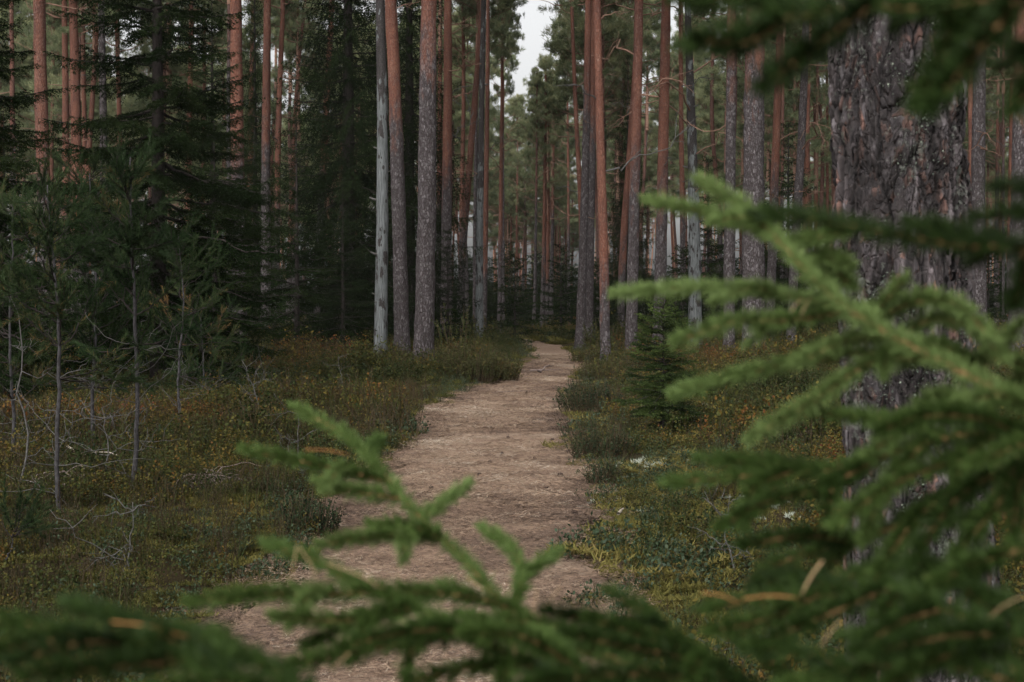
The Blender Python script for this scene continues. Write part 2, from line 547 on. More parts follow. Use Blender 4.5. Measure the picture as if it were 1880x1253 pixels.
gn = np.arange(-14, 14.01, .16); ge = 14 + np.cumsum(.18 * 1.045 ** np.arange(105)); gx = np.concatenate([-ge[::-1], gn, ge])
gy = np.concatenate([np.arange(-12, 2, .5), np.arange(2, 36, .16), np.arange(36, 62, .4), 62 + np.cumsum(.4 * 1.06 ** np.arange(70))])
X, Y = np.meshgrid(gx, gy)
Z = hgt(X, Y) - .012 - np.where(path_dist(X, Y) < .2, .03, 0.)
mb = MB(); nx, ny = len(gx), len(gy)
i = (np.arange(ny - 1)[:, None] * nx + np.arange(nx - 1)[None, :]).ravel()
mb.add(np.stack([X, Y, Z], -1), np.stack([i, i + 1, i + nx + 1, i + nx], -1), 0, .5, True)
tag(link('ground', mb.mesh('ground', [GROUND])), 'dark mossy forest floor under the trees', kind='structure')

ys = np.concatenate([np.arange(-6, 30, .12), np.arange(30, 81, .3)])
us = np.linspace(0, 1, 25)
l_ = path_l(ys) + (noise2(ys, ys * 0, .7, 3) - .5) * .34; r_ = path_r(ys) + (noise2(ys, ys * 0 + 5, .7, 4) - .5) * .34
X = l_[:, None] * (1 - us) + r_[:, None] * us; Y = np.repeat(ys[:, None], 25, 1)
Z = hgt(X, Y) + .006 + (noise2(X, Y, .35, 8) - .5) * .016 + (noise2(X, Y, .09, 9) - .5) * .008
Z[:, 0] -= .05; Z[:, -1] -= .05
mb = MB(); nx, ny = 25, len(ys)
i = (np.arange(ny - 1)[:, None] * nx + np.arange(nx - 1)[None, :]).ravel()
mb.add(np.stack([X, Y, Z], -1), np.stack([i, i + 1, i + nx + 1, i + nx], -1), 0, .5, True)
tag(link('path', mb.mesh('path', [PATHM])), 'brown footpath covered in fallen pine needles, winding into the forest', kind='structure')


# ---------------------------------------------------------------- generators: sprays of needles
def spray(mb, st, di, ln, spacing, nlen, nwid, mat, tint, bend=0., ang=.9, jit=.25, upbias=.15, start=0.):
    """needles along many twigs at once; bend > 0 lets the twig hang"""
    st = np.atleast_2d(st); di = unit(np.atleast_2d(di)); ln = np.atleast_1d(np.asarray(ln, float))
    tint = np.broadcast_to(np.asarray(tint, float), (len(st),))
    k = np.maximum((ln * (1 - start) / spacing).astype(int), 2)
    idx = np.repeat(np.arange(len(st)), k)
    s = RNG.random(len(idx)) * (1 - start) + start
    L = ln[idx]
    p = st[idx] + di[idx] * (s * L)[:, None]; p[:, 2] -= bend * L * s * s
    t = di[idx].copy(); t[:, 2] -= 2 * bend * s; t = unit(t)
    d = around(t, ang + RNG.normal(size=len(idx)) * jit, RNG.random(len(idx)) * 6.283)
    d[:, 2] += upbias; d = unit(d)
    mb.tris(p, d * (nlen * (.7 + .5 * RNG.random(len(idx))))[:, None], nwid, mat, np.clip(tint[idx] + RNG.normal(size=len(idx)) * .12, 0, 1))


# ---------------------------------------------------------------- Scots pine crowns (shared meshes)
def pine_crown(seed, h=8., R=2.2, nb=46, blade=.19, bw=.027, nbl=40):
    global RNG
    RNG = np.random.default_rng(seed)
    mb = MB()
    mb.tube([(0, 0, -.3), (.05, 0, h * .5), (0, .05, h * .97)], [.095, .06, .015], 7, 0)
    cs, cd, ct = [], [], []
    zs = np.sort(RNG.random(nb) ** .85) * h * .96
    for i, z in enumerate(zs):
        f = z / h
        L = R * (.55 + .55 * math.sin(math.pi * min(1, .18 + f * .85))) * (1.08 - .55 * f) * (.6 + .7 * RNG.random())
        a = i * 2.4 + RNG.normal() * .5
        el = .05 + .75 * f + RNG.normal() * .15
        d = np.array([math.cos(a) * math.cos(el), math.sin(a) * math.cos(el), math.sin(el)])
        c = curve((0, 0, z), d, L, 7, (0, 0, .18), .10)
        mb.tube(c, np.linspace(.032 * (1.1 - .6 * f), .007, 7), 4, 0, cap=False)
        if f < .22 and RNG.random() < .65:       # bare dying limb
            for q in range(3):
                j = RNG.integers(2, 6)
                mb.tube(curve(c[j], unit(c[j] - c[j - 1]) + RNG.normal(size=3) * .7, L * .3, 4, (0, 0, 0), .2), [.008, .006, .004, .003], 3, 0, cap=False)
            continue
        for q in range(int(5 + 5 * RNG.random())):
            t = .35 + .65 * RNG.random()
            j = min(int(t * 6), 5); p = c[j] + (c[j + 1] - c[j]) * (t * 6 - j)
            sd_ = unit(d * .6 + RNG.normal(size=3) * .6 + UP * .35)
            l2 = L * (.16 + .24 * RNG.random())
            c2 = curve(p, sd_, l2, 4, (0, 0, .15), .12)
            mb.tube(c2, np.linspace(.010, .004, 4), 3, 0, cap=False)
            base_t = np.clip(.45 + .25 * (f - .5) + RNG.normal() * .14, .05, 1)
            for r in range(RNG.integers(3, 6)):
                e = c2[-1] + RNG.normal(size=3) * np.array([.16, .16, .07])
                cs.append(e); cd.append(unit(sd_ + UP * .5 + RNG.normal(size=3) * .5)); ct.append(base_t + RNG.normal() * .1)
    cs = np.array(cs); cd = np.array(cd); ct = np.array(ct); n = len(cs)
    idx = np.repeat(np.arange(n), nbl)
    d = around(cd[idx], np.abs(RNG.normal(size=len(idx)) * .75 + .35), RNG.random(len(idx)) * 6.283)
    st = cs[idx] + RNG.normal(size=(len(idx), 3)) * .06
    mb.tris(st, d * (blade * (.6 + .7 * RNG.random(len(idx))))[:, None], bw, 1, np.clip(ct[idx] + RNG.normal(size=len(idx)) * .12, 0, 1))
    return mb.mesh('pine_crown', [LIMB, PNEED])


CROWNS = [pine_crown(100 + k, h=[8, 9, 7, 10, 8.5, 7.5][k], R=[2.1, 1.9, 2.4, 2.2, 1.7, 2.0][k], nb=[46, 50, 42, 56, 48, 40][k]) for k in range(6)]
CROWNS.append(pine_crown(119, h=7.5, R=1.5, nb=26, nbl=30, bw=.024)); CROWNS.append(pine_crown(131, h=9., R=2.3, nb=38, nbl=34))
CROWN_H = [8, 9, 7, 10, 8.5, 7.5, 7.5, 9.]


def limb_mesh(seed, L=1.6):
    global RNG
    RNG = np.random.default_rng(seed)
    mb = MB()
    c = curve((0, 0, 0), (1, 0, .25), L, 9, (0, .1 * RNG.normal(), -.12 + .25 * RNG.random()), .16)
    mb.tube(c, np.linspace(.026, .006, 9), 5, 0)
    for k in range(RNG.integers(3, 7)):
        j = RNG.integers(3, 8)
        c2 = curve(c[j], unit(c[j] - c[j - 1]) + RNG.normal(size=3) * .6, L * (.15 + .3 * RNG.random()), 5, (0, 0, .1 * RNG.normal()), .2)
        mb.tube(c2, np.linspace(.010, .003, 5), 4, 0)
    return mb.mesh('dead_branch', [LIMB if seed % 3 else TWIGG])


LIMBS = [limb_mesh(200 + k, 1.2 + .25 * k) for k in range(6)]


_m = MB(); _m.tube([(-.03, 0, -.01), (.05, 0, .0), (.13, .01, .03)], [.03, .02, .012], 7, 0); STUB = _m.mesh('branch_stub', [TWIGG])


def trunk_mesh(pts, rfun, name='trunk', mats=None, sides=18, dz=.25, rough=.034, seed=0):
    """tapering trunk along a polyline with an uneven surface"""
    global RNG
    RNG = np.random.default_rng(seed + 5)
    pts = np.asarray(pts, float)
    n = max(int((pts[-1, 2] - pts[0, 2]) / dz), 6)
    c, L = resample(pts, n)
    th = np.arange(sides) * 2 * math.pi / sides
    r = np.array([rfun(z) for z in c[:, 2]])
    nz = RNG.normal(size=(n, sides)) * rough
    nz = (nz + np.roll(nz, 1, 1) + np.roll(nz, 1, 0)) / 1.6
    root = np.exp(-np.maximum(c[:, 2], 0) / .35)[:, None] * (.14 * np.sin(th * 4 + seed) + .08 * np.sin(th * 7 + 2 * seed))[None, :]
    rr = r[:, None] * (1 + nz + root)
    v = np.stack([c[:, 0:1] + rr * np.cos(th)[None], c[:, 1:2] + rr * np.sin(th)[None], np.repeat(c[:, 2:3], sides, 1)], -1).reshape(-1, 3)
    i = np.arange(n - 1)[:, None] * sides; j = np.arange(sides)[None, :]; j2 = (j + 1) % sides
    f = np.stack([i + j, i + j2, i + sides + j2, i + sides + j], -1).reshape(-1, 4)
    mb = MB(); mb.add(v, f, 0, .5, True)
    mb.add(v[-sides:], np.arange(sides)[None, :], 0, .5)
    return mb.mesh(name, mats or [BARK])


def stand(pts, D):
    """pixel centre line -> world points, foot on the ground"""
    w3 = np.array([P(x, y, D) for x, y in pts])
    x0, y0 = w3[0, 0], w3[0, 1]
    g = G(x0, y0)
    return w3, np.array([x0, y0, g])


def pine(label, pts, D, wpx, tr, H=21., crown=0, red=.86, nlimb=3, zl=(4.5, 11), wref=420, group=None, rz=None, dead=False, cat='tree', name='pine_tree', cscale=1., cw=1.):
    """one pine traced along its centre line: pts from the foot upwards, in photo pixels"""
    w3, foot = stand(pts, D)
    loc = w3 - foot; loc[0] = (0, 0, -.15)
    zt = loc[-1, 2]
    slope = (loc[-1, :2] - loc[-2, :2]) / max(loc[-1, 2] - loc[-2, 2], .2)
    ex = []
    for k in range(1, 5):
        dz_ = (H - zt) * k / 4
        ex.append(np.array([*(loc[-1, :2] + slope * dz_ * (1 - .12 * k)), zt + dz_]))
    if zt < H - 1: loc = np.vstack([loc, ex])
    zref = P(0, wref, D)[2] - foot[2]
    tap = lambda z: (1 - .62 * (max(z, 0) / H) ** 1.15) * (1 + .30 * math.exp(-max(z, 0) / .45))
    rref = wpx * D / FPX / 2
    rf = lambda z: max(rref * tap(z) / tap(zref), .03)
    seed = int(abs(pts[0][0]) * 7 + D)
    root = empty(name, foot, label, cat, group)
    t = link('trunk', trunk_mesh(loc, rf, mats=[DEAD if dead else BARK], seed=seed), root)
    t['bark_change'] = float(P(0, tr, D)[2] - foot[2]); t['redness'] = float(red)
    rr = random.Random(seed)
    if not dead:
        ch = CROWN_H[crown] * cscale
        zc = H - ch
        xy = np.array([np.interp(zc, loc[:, 2], loc[:, 0]), np.interp(zc, loc[:, 2], loc[:, 1])])
        link('crown', CROWNS[crown], root, (xy[0], xy[1], zc), rr.random() * 6.28, (cscale * cw, cscale * cw, cscale))
    if dead:
        for k in range(9):
            z = 1. + 8.5 * rr.random(); a_ = rr.random() * 6.28; r_ = rf(z)
            x_, y_ = np.interp(z, loc[:, 2], loc[:, 0]), np.interp(z, loc[:, 2], loc[:, 1])
            link('branch_stub', STUB, root, (x_ + math.cos(a_) * r_ * .9, y_ + math.sin(a_) * r_ * .9, z), a_, .6 + .8 * rr.random())
    for k in range(nlimb):
        z = zl[0] + (zl[1] - zl[0]) * (k + rr.random()) / max(nlimb, 1)
        if z > H - 1: continue
        xy = (np.interp(z, loc[:, 2], loc[:, 0]), np.interp(z, loc[:, 2], loc[:, 1]))
        link('dead_branch', LIMBS[rr.randrange(6)], root, (xy[0], xy[1], z), rr.random() * 6.28, .55 + .6 * rr.random())
    return root


# ---------------------------------------------------------------- spruces
def spruce(seed, H, R, z0, step, nb, twig=.10, hang=.35, nl=.035, nw=.009, sp=.022, droop=.25, sub=True, mat=SNEED, tr=None, thin=1.):
    """foliage mesh (boughs with needles) of a spruce round the z axis; trunk is a mesh of its own"""
    global RNG
    RNG = np.random.default_rng(seed)
    mb = MB()
    z = z0; ST, DI, LN, TT = [], [], [], []
    a0 = 0.
    while z < H - .12:
        f = (z - z0) / (H - z0)
        Lm = R * (1 - f) ** .75 * (.75 + .25 * min(1, f * 6)) + .08
        for k in range(nb):
            if RNG.random() > thin: continue
            a = a0 + k * 6.283 / nb + RNG.normal() * .22
            L = Lm * (.72 + .4 * RNG.random())
            el = -.12 + .7 * f + RNG.normal() * .10
            d = np.array([math.cos(a) * math.cos(el), math.sin(a) * math.cos(el), math.sin(el)])
            n = max(int(L / .16), 5); t = np.linspace(0, 1, n)
            c = np.array([0, 0, z + RNG.normal() * .06])[None] + d[None] * (t * L)[:, None]
            c[:, 2] += -droop * (1 - f) * L * (t - .42 * t ** 3)
            c += np.cumsum(RNG.normal(size=(n, 3)), 0) * .012 * L
            mb.tube(c, np.linspace(.006 + .011 * L, .003, n), 4, 0, cap=False)
            tone = np.clip(.45 + RNG.normal() * .16 + .15 * f, 0, 1)
            m = max(int(L / twig), 3)
            for side in (-1, 1):
                tt = np.linspace(.12, .97, m) + RNG.normal(size=m) * .02
                pos = np.stack([np.interp(tt, t, c[:, q]) for q in range(3)], 1)
                tg = unit(np.stack([np.interp(tt, t, np.gradient(c[:, q])) for q in range(3)], 1))
                sv = np.cross(tg, UP); sv = unit(sv) * side
                dd = unit(tg * .75 + sv * .85 + RNG.normal(size=(m, 3)) * .12)
                ll = np.minimum(.10 + .36 * L * (1.02 - tt) * np.minimum(1, tt * 3.5), .62) * (.7 + .5 * RNG.random(m))
                ST.append(pos); DI.append(dd); LN.append(ll); TT.append(np.full(m, tone))
            ST.append(c[-2:-1]); DI.append(unit(c[-1:] - c[-2:-1])); LN.append(np.array([.12])); TT.append(np.array([min(1, tone + .2)]))
        z += step * (.8 + .4 * RNG.random()); a0 += 1.1
    ST = np.concatenate(ST); DI = unit(np.concatenate(DI)); LN = np.concatenate(LN); TT = np.concatenate(TT)
    spray(mb, ST, DI, LN, sp, nl, nw, 1, TT, hang, .8)
    if sub:
        k = np.maximum((LN / .075).astype(int), 1); idx = np.repeat(np.arange(len(ST)), k)
        s = .25 + .75 * RNG.random(len(idx)); L = LN[idx]
        p = ST[idx] + DI[idx] * (s * L)[:, None]; p[:, 2] -= hang * L * s * s
        sv = unit(np.cross(DI[idx], UP)) * np.where(RNG.random(len(idx)) < .5, -1, 1)[:, None]
        d2 = unit(DI[idx] * .6 + sv * .8 - UP * hang * .9 + RNG.normal(size=(len(idx), 3)) * .15)
        spray(mb, p, d2, (.05 + .45 * L * (1.05 - s)) * (.6 + .6 * RNG.random(len(idx))), sp, nl, nw, 1, np.clip(TT[idx] + .08, 0, 1), hang, .8)
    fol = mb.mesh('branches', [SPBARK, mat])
    tr = tr or (.012 * H + .012)
    tk = trunk_mesh([(0, 0, -.15), (0.01, 0, H * .5), (0, 0, H)], lambda zz: max(tr * (1 - max(zz, 0) / H * .95), .006), mats=[SPBARK], sides=10, dz=.35, seed=seed)
    return tk, fol


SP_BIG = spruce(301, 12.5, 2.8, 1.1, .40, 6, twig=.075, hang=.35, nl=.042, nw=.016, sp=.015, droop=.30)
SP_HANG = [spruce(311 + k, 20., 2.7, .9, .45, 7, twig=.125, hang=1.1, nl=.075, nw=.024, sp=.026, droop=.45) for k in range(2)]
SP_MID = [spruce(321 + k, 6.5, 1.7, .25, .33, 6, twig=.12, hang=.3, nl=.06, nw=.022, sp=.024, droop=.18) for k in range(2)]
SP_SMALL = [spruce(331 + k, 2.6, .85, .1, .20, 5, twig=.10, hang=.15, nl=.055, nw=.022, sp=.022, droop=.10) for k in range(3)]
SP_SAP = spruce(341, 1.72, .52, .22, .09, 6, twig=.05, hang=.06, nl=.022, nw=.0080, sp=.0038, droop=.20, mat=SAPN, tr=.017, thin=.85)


def place_spruce(ms, label, px, D, sc=1., rz=None, group=None, name='spruce_tree', cat='tree', sxy=1.):
    x = XD(px, D); root = empty(name, (x, D, G(x, D) - .02), label, cat, group, rz if rz is not None else random.random() * 6.28)
    root.scale = (sc * sxy, sc * sxy, sc)
    link('trunk', ms[0], root); link('branches', ms[1], root)
    return root


# ---------------------------------------------------------------- young pines with bare lower twigs
def young_pine(label, px, base_y, top_y, seed, live=.45, spread=.55, lean=0., group=None, dens=1., name='young_pine'):
    global RNG
    D = CAM_H * FPX / (base_y - 560.)
    x = XD(px, D); g = G(x, D); H = P(px, top_y, D)[2] - g
    RNG = np.random.default_rng(seed)
    root = empty(name, (x, D, g), label, 'young tree', group)
    ax = np.array([(0, 0, -.05), (lean * .3, .01, H * .35), (lean * .6 + .02, 0, H * .7), (lean, 0, H)])
    mb = MB(); c, _ = resample(ax, 24)
    tq = np.linspace(0, 1, 24)[:, None]; c = c + np.sin(tq * np.array([[7., 5.5, 0]]) + RNG.random((1, 3)) * 6) * .022 * np.minimum(tq * 4, 1) * np.array([[1, 1, 0.]])
    mb.tube(c + RNG.normal(size=c.shape) * .004, np.linspace(.021, .005, 24) * (H / 2.6) ** .5, 8, 0)
    link('trunk', mb.mesh('trunk', [DEADB]), root)
    dead = MB(); lv = MB(); wood = MB()
    z = .15
    ST, DI, LN, TT = [], [], [], []
    while z < H - .05:
        f = z / H
        p0 = np.array([np.interp(z, c[:, 2], c[:, q]) for q in range(3)])
        for k in range(RNG.integers(2, 5)):
            a = RNG.random() * 6.283
            L = spread * (.5 + .7 * RNG.random()) * (1.1 - .65 * f)
            el = (.0 if f < live else .45) + RNG.normal() * .2
            d = np.array([math.cos(a) * math.cos(el), math.sin(a) * math.cos(el), math.sin(el)])
            if f < live:
                q = curve(p0, d, L * (.4 + .9 * RNG.random()), 8, (RNG.normal() * .12, RNG.normal() * .12, .30 + .15 * RNG.normal()), .12)
                dead.tube(q, np.linspace(.0034, .0012, 8), 4, 0)
                for j in RNG.integers(2, 7, RNG.integers(1, 4)):
                    dead.tube(curve(q[j], unit(q[j] - q[j - 1]) + RNG.normal(size=3) * .7, L * (.15 + .3 * RNG.random()), 5, (0, 0, .2), .2), np.linspace(.0032, .0014, 5), 3, 0)
            if f >= live * .75:
                q = curve(p0, d, L, 8, (0, 0, .22), .06)
                wood.tube(q, np.linspace(.006, .0025, 8), 4, 0)
                tone = .45 + RNG.normal() * .15
                if RNG.random() < .03: tone = .95
                ST.append(q[-3]); DI.append(q[-1] - q[-3]); LN.append(.22); TT.append(tone)
                for j in RNG.integers(2, 8, int(6 * dens) + 2):
                    d2 = unit(unit(q[j] - q[j - 1]) + RNG.normal(size=3) * .55 + UP * .25); l2 = .10 + .14 * RNG.random()
                    wood.tube([q[j], q[j] + d2 * l2], [.003, .002], 3, 0)
                    ST.append(q[j] + d2 * .03); DI.append(d2); LN.append(l2); TT.append(tone + RNG.normal() * .08)
        z += .13 + .10 * RNG.random()
    ST.append(c[-4]); DI.append(UP); LN.append(.28); TT.append(.5)
    spray(lv, np.array(ST), np.array(DI), np.array(LN), .0019, .050, .0042, 0, np.array(TT), 0., .6, .25, .1)
    if dead.n: link('dead_twigs', dead.mesh('dead_twigs', [TWIGG]), root)['kind'] = 'stuff'
    b = link('branches', wood.mesh('branches', [SPBARK]), root); b['kind'] = 'stuff'
    nd = link('needles', lv.mesh('needles', [YNEED]), root); nd['kind'] = 'stuff'
    return root


DEADB = mat_simple('young_pine_bark', (.014, .013, .013), (.055, .052, .054), 45, stretch=(1, 1, .5))


def dead_sapling(label, px, base_y, top_y, seed, spread=.3, n=9, group=None):
    global RNG
    D = CAM_H * FPX / (base_y - 560.)
    x = XD(px, D); g = G(x, D); H = P(px, top_y, D)[2] - g
    RNG = np.random.default_rng(seed)
    mb = MB()
    c = curve((0, 0, -.04), (RNG.normal() * .08, 0, 1), H, 10, (RNG.normal() * .12, 0, 0), .06)
    mb.tube(c, np.linspace(.010, .003, 10) * min(1.0, H + .1), 6, 0)
    for k in range(n):
        j = RNG.integers(2, 10); a = RNG.random() * 6.283
        L = spread * (.4 + .9 * RNG.random())
        q = curve(c[j], (math.cos(a), math.sin(a), .25), L, 7, (0, 0, .3 * RNG.normal()), .18)
        mb.tube(q, np.linspace(.0034, .0012, 7), 4, 0)
        for jj in RNG.integers(2, 6, 2):
            mb.tube(curve(q[jj], unit(q[jj] - q[jj - 1]) + RNG.normal(size=3) * .7, L * .4, 4, (0, 0, 0), .15), [.0026, .002, .0016, .0012], 3, 0)
    o = link('dead_sapling', mb.mesh('dead_sapling', [TWIGG]), None, (x, D, g))
    return tag(o, label, 'dead sapling', group)


# ---------------------------------------------------------------- low bushes
def bush(label, px, base_y, wpx, hpx, seed, mat, nst=90, leaf=.02, lw=.011, mode='leaf', name='low_bush', cat='bush', group=None):
    global RNG
    D = CAM_H * FPX / (base_y - 560.)
    x = XD(px, D); g = G(x, D); R = wpx / FPX * D / 2; H = hpx / FPX * D
    RNG = np.random.default_rng(seed)
    stem = MB(); lf = MB()
    for k in range(nst):
        a = RNG.random() * 6.283; r = R * math.sqrt(RNG.random()) * .85
        b = np.array([math.cos(a) * r, math.sin(a) * r * .8, 0])
        L = H * (.55 + .5 * RNG.random()) * (1.05 - .45 * (r / R) ** 2)
        q = curve(b, (math.cos(a) * .3 * r / R + RNG.normal() * .12, math.sin(a) * .3 * r / R + RNG.normal() * .12, 1), L, 6, (0, 0, 0), .07)
        stem.tube(q, np.linspace(.0032, .0015, 6) * (1 + H), 3, 0, cap=False)
        tone = np.clip(.5 + RNG.normal() * .2, 0, 1)
        seg = unit(q[-1] - q[0])
        for bq in range(1 if mode == 'needle' else 3):
            p0 = q[RNG.integers(1, 4)] if bq else q[1]
            d = seg if bq == 0 else unit(seg + RNG.normal(size=3) * .5)
            l2 = L * (.8 if bq == 0 else .45)
            if mode == 'needle':
                spray(lf, p0, d, l2, .0045, leaf, lw, 0, tone, 0., .7)
                for e in range(3):
                    spray(lf, q[RNG.integers(1, 5)], unit(seg + RNG.normal(size=3) * .5), l2 * .4, .0045, leaf, lw, 0, tone, 0., .7)
            else:
                n = max(int(l2 / (leaf * .55)), 4)
                s = RNG.random(n)
                dd = around(np.repeat(d[None], n, 0), .9 + RNG.normal(size=n) * .3, RNG.random(n) * 6.283)
                lf.leaves(p0 + d * (s * l2)[:, None], dd * (leaf * (.6 + .6 * RNG.random(n)))[:, None], lw, 0, np.clip(tone + RNG.normal(size=n) * .15, 0, 1))
    root = empty(name, (x, D, g - .01), label, cat, group)
    link('stems', stem.mesh('stems', [STEM]), root)['kind'] = 'stuff'
    link('leaves', lf.mesh('leaves', [mat]), root)['kind'] = 'stuff'
    return root


STEM = mat_simple('brown_stem', (0.0300, 0.0210, 0.0132), (0.0660, 0.0480, 0.0300), 40, bump=0)
DARKLEAF = mat_leaf('dark_leaf', [(0, (0.0098, 0.0154, 0.0084)), (.5, (0.0182, 0.0294, 0.0140)), (.85, (0.0350, 0.0420, 0.0175)), (1, (0.0630, 0.0385, 0.0210))], trans=.1)
OLIVELEAF = mat_leaf('olive_leaf', [(0, (0.0180, 0.0240, 0.0090)), (.5, (0.0390, 0.0450, 0.0150)), (.85, (0.0720, 0.0660, 0.0240)), (1, (0.0960, 0.0540, 0.0180))], trans=.2)
PALELEAF = mat_leaf('pale_leaf', [(0, (.04, .055, .02)), (.5, (.085, .10, .035)), (1, (.19, .18, .06))], trans=.3)
RUSTLEAF = mat_leaf('rusty_needle', [(0, (.06, .02, .015)), (.5, (.13, .04, .028)), (1, (.22, .09, .05))], trans=.1)


# ---------------------------------------------------------------- ground cover, scattered by geometry nodes
def sources(name, meshes):
    c = bpy.data.collections.new(name)
    for me in meshes:
        c.objects.link(bpy.data.objects.new(name, me))
    return c


def cover(name, label, meshes, x, y, sc, tint, lift=0., tilt=.15, kind='stuff'):
    x = np.asarray(x); y = np.asarray(y); n = len(x)
    me = bpy.data.meshes.new(name); me.vertices.add(n)
    me.vertices.foreach_set('co', np.stack([x, y, hgt(x, y) + lift], 1).ravel().astype(np.float32))
    for nm, typ, val in (('turn', 'FLOAT_VECTOR', np.stack([RNG.normal(size=n) * tilt, RNG.normal(size=n) * tilt, RNG.random(n) * 6.283], 1)),
                         ('size', 'FLOAT', np.broadcast_to(sc, (n,))), ('tint', 'FLOAT', np.clip(tint, 0, 1))):
        a = me.attributes.new(nm, typ, 'POINT')
        a.data.foreach_set('vector' if 'VEC' in typ else 'value', np.ascontiguousarray(val, np.float32).ravel())
    o = link(name, me); tag(o, label, None, None, kind)
    ng = bpy.data.node_groups.new(name, 'GeometryNodeTree')
    ng.interface.new_socket('Geometry', in_out='INPUT', socket_type='NodeSocketGeometry')
    ng.interface.new_socket('Geometry', in_out='OUTPUT', socket_type='NodeSocketGeometry')
    N = ng.nodes; gi = N.new('NodeGroupInput'); go = N.new('NodeGroupOutput')
    ci = N.new('GeometryNodeCollectionInfo'); ci.inputs['Collection'].default_value = sources(name, meshes)
    ci.inputs['Separate Children'].default_value = True; ci.inputs['Reset Children'].default_value = True
    ip = N.new('GeometryNodeInstanceOnPoints'); ip.inputs['Pick Instance'].default_value = True
    ra = N.new('FunctionNodeRandomValue'); ra.data_type = 'INT'
    ra.inputs[4].default_value = 0; ra.inputs[5].default_value = len(meshes) - 1
    tu = N.new('GeometryNodeInputNamedAttribute'); tu.data_type = 'FLOAT_VECTOR'; tu.inputs[0].default_value = 'turn'
    si = N.new('GeometryNodeInputNamedAttribute'); si.data_type = 'FLOAT'; si.inputs[0].default_value = 'size'
    L = ng.links.new
    L(gi.outputs[0], ip.inputs['Points']); L(ci.outputs[0], ip.inputs['Instance']); L(ra.outputs[2], ip.inputs['Instance Index'])
    L(tu.outputs[0], ip.inputs['Rotation']); L(si.outputs[0], ip.inputs['Scale']); L(ip.outputs[0], go.inputs[0])
    md = o.modifiers.new('scatter', 'NODES'); md.node_group = ng
    return o


def tuft_leaf(seed, n, h, R, leaf, lw, mats, per=11):
    global RNG
    RNG = np.random.default_rng(seed); mb = MB()
    for k in range(n):
        a = RNG.random() * 6.283; r = R * math.sqrt(RNG.random())
        q = curve((math.cos(a) * r, math.sin(a) * r, -.02), (RNG.normal() * .3, RNG.normal() * .3, 1), h * (.6 + .6 * RNG.random()), 5, (0, 0, 0), .1)
        mb.tube(q, np.linspace(.0018, .001, 5), 3, 0, cap=False)
        tone = RNG.random()
        m = per; t = .25 + .75 * RNG.random(m); j = np.minimum((t * 4).astype(int), 3)
        p = q[j] + (q[j + 1] - q[j]) * (t * 4 - j)[:, None]
        p += RNG.normal(size=(m, 3)) * .012
        d = unit(RNG.normal(size=(m, 3)) + np.array([0, 0, .35]))
        mb.leaves(p, d * (leaf * (.6 + .6 * RNG.random(m)))[:, None], lw, 1, np.clip(tone + RNG.normal(size=m) * .2, 0, 1))
    return mb.mesh('sprig', mats)


def tuft_needle(seed, n, h, R, nl, nw, mats, sp=.006, spread=.25):
    global RNG
    RNG = np.random.default_rng(seed); mb = MB()
    for k in range(n):
        a = RNG.random() * 6.283; r = R * math.sqrt(RNG.random())
        d = unit(np.array([RNG.normal() * spread, RNG.normal() * spread, 1])); L = h * (.5 + .7 * RNG.random())
        p = np.array([math.cos(a) * r, math.sin(a) * r, -.02])
        mb.tube([p, p + d * L], [.0016, .0009], 3, 0, cap=False)
        spray(mb, p, d, L, sp, nl, nw, 1, RNG.random(), 0., .6, start=.3)
    return mb.mesh('sprig', mats)


def tuft_blade(seed, n, h, R, wid, mats, lean=.6, arch=.5):
    global RNG
    RNG = np.random.default_rng(seed); mb = MB()
    a = RNG.random(n) * 6.283; r = R * np.sqrt(RNG.random(n))
    b = np.stack([np.cos(a) * r, np.sin(a) * r, np.full(n, -.01)], 1)
    d = unit(np.stack([RNG.normal(size=n) * lean, RNG.normal(size=n) * lean, np.ones(n)], 1)) * (h * (.5 + .7 * RNG.random(n)))[:, None]
    mb.blades(b, d, wid, 0, RNG.random(n))
    return mb.mesh('tuft', mats)


def litter(seed, n, R, ln, wid, mats):
    global RNG
    RNG = np.random.default_rng(seed); mb = MB()
    a = RNG.random(n) * 6.283; r = R * np.sqrt(RNG.random(n))
    b = np.stack([np.cos(a) * r, np.sin(a) * r, .002 + .010 * RNG.random(n)], 1)
    h = RNG.random(n) * 6.283
    d = np.stack([np.cos(h), np.sin(h), RNG.normal(size=n) * .12], 1) * (ln * (.5 + .8 * RNG.random(n)))[:, None]
    mb.blades(b, d, wid, 0, RNG.random(n), face=np.array([[0, 0, 1.]]) + RNG.normal(size=(n, 3)) * .25)
    return mb.mesh('litter', mats)


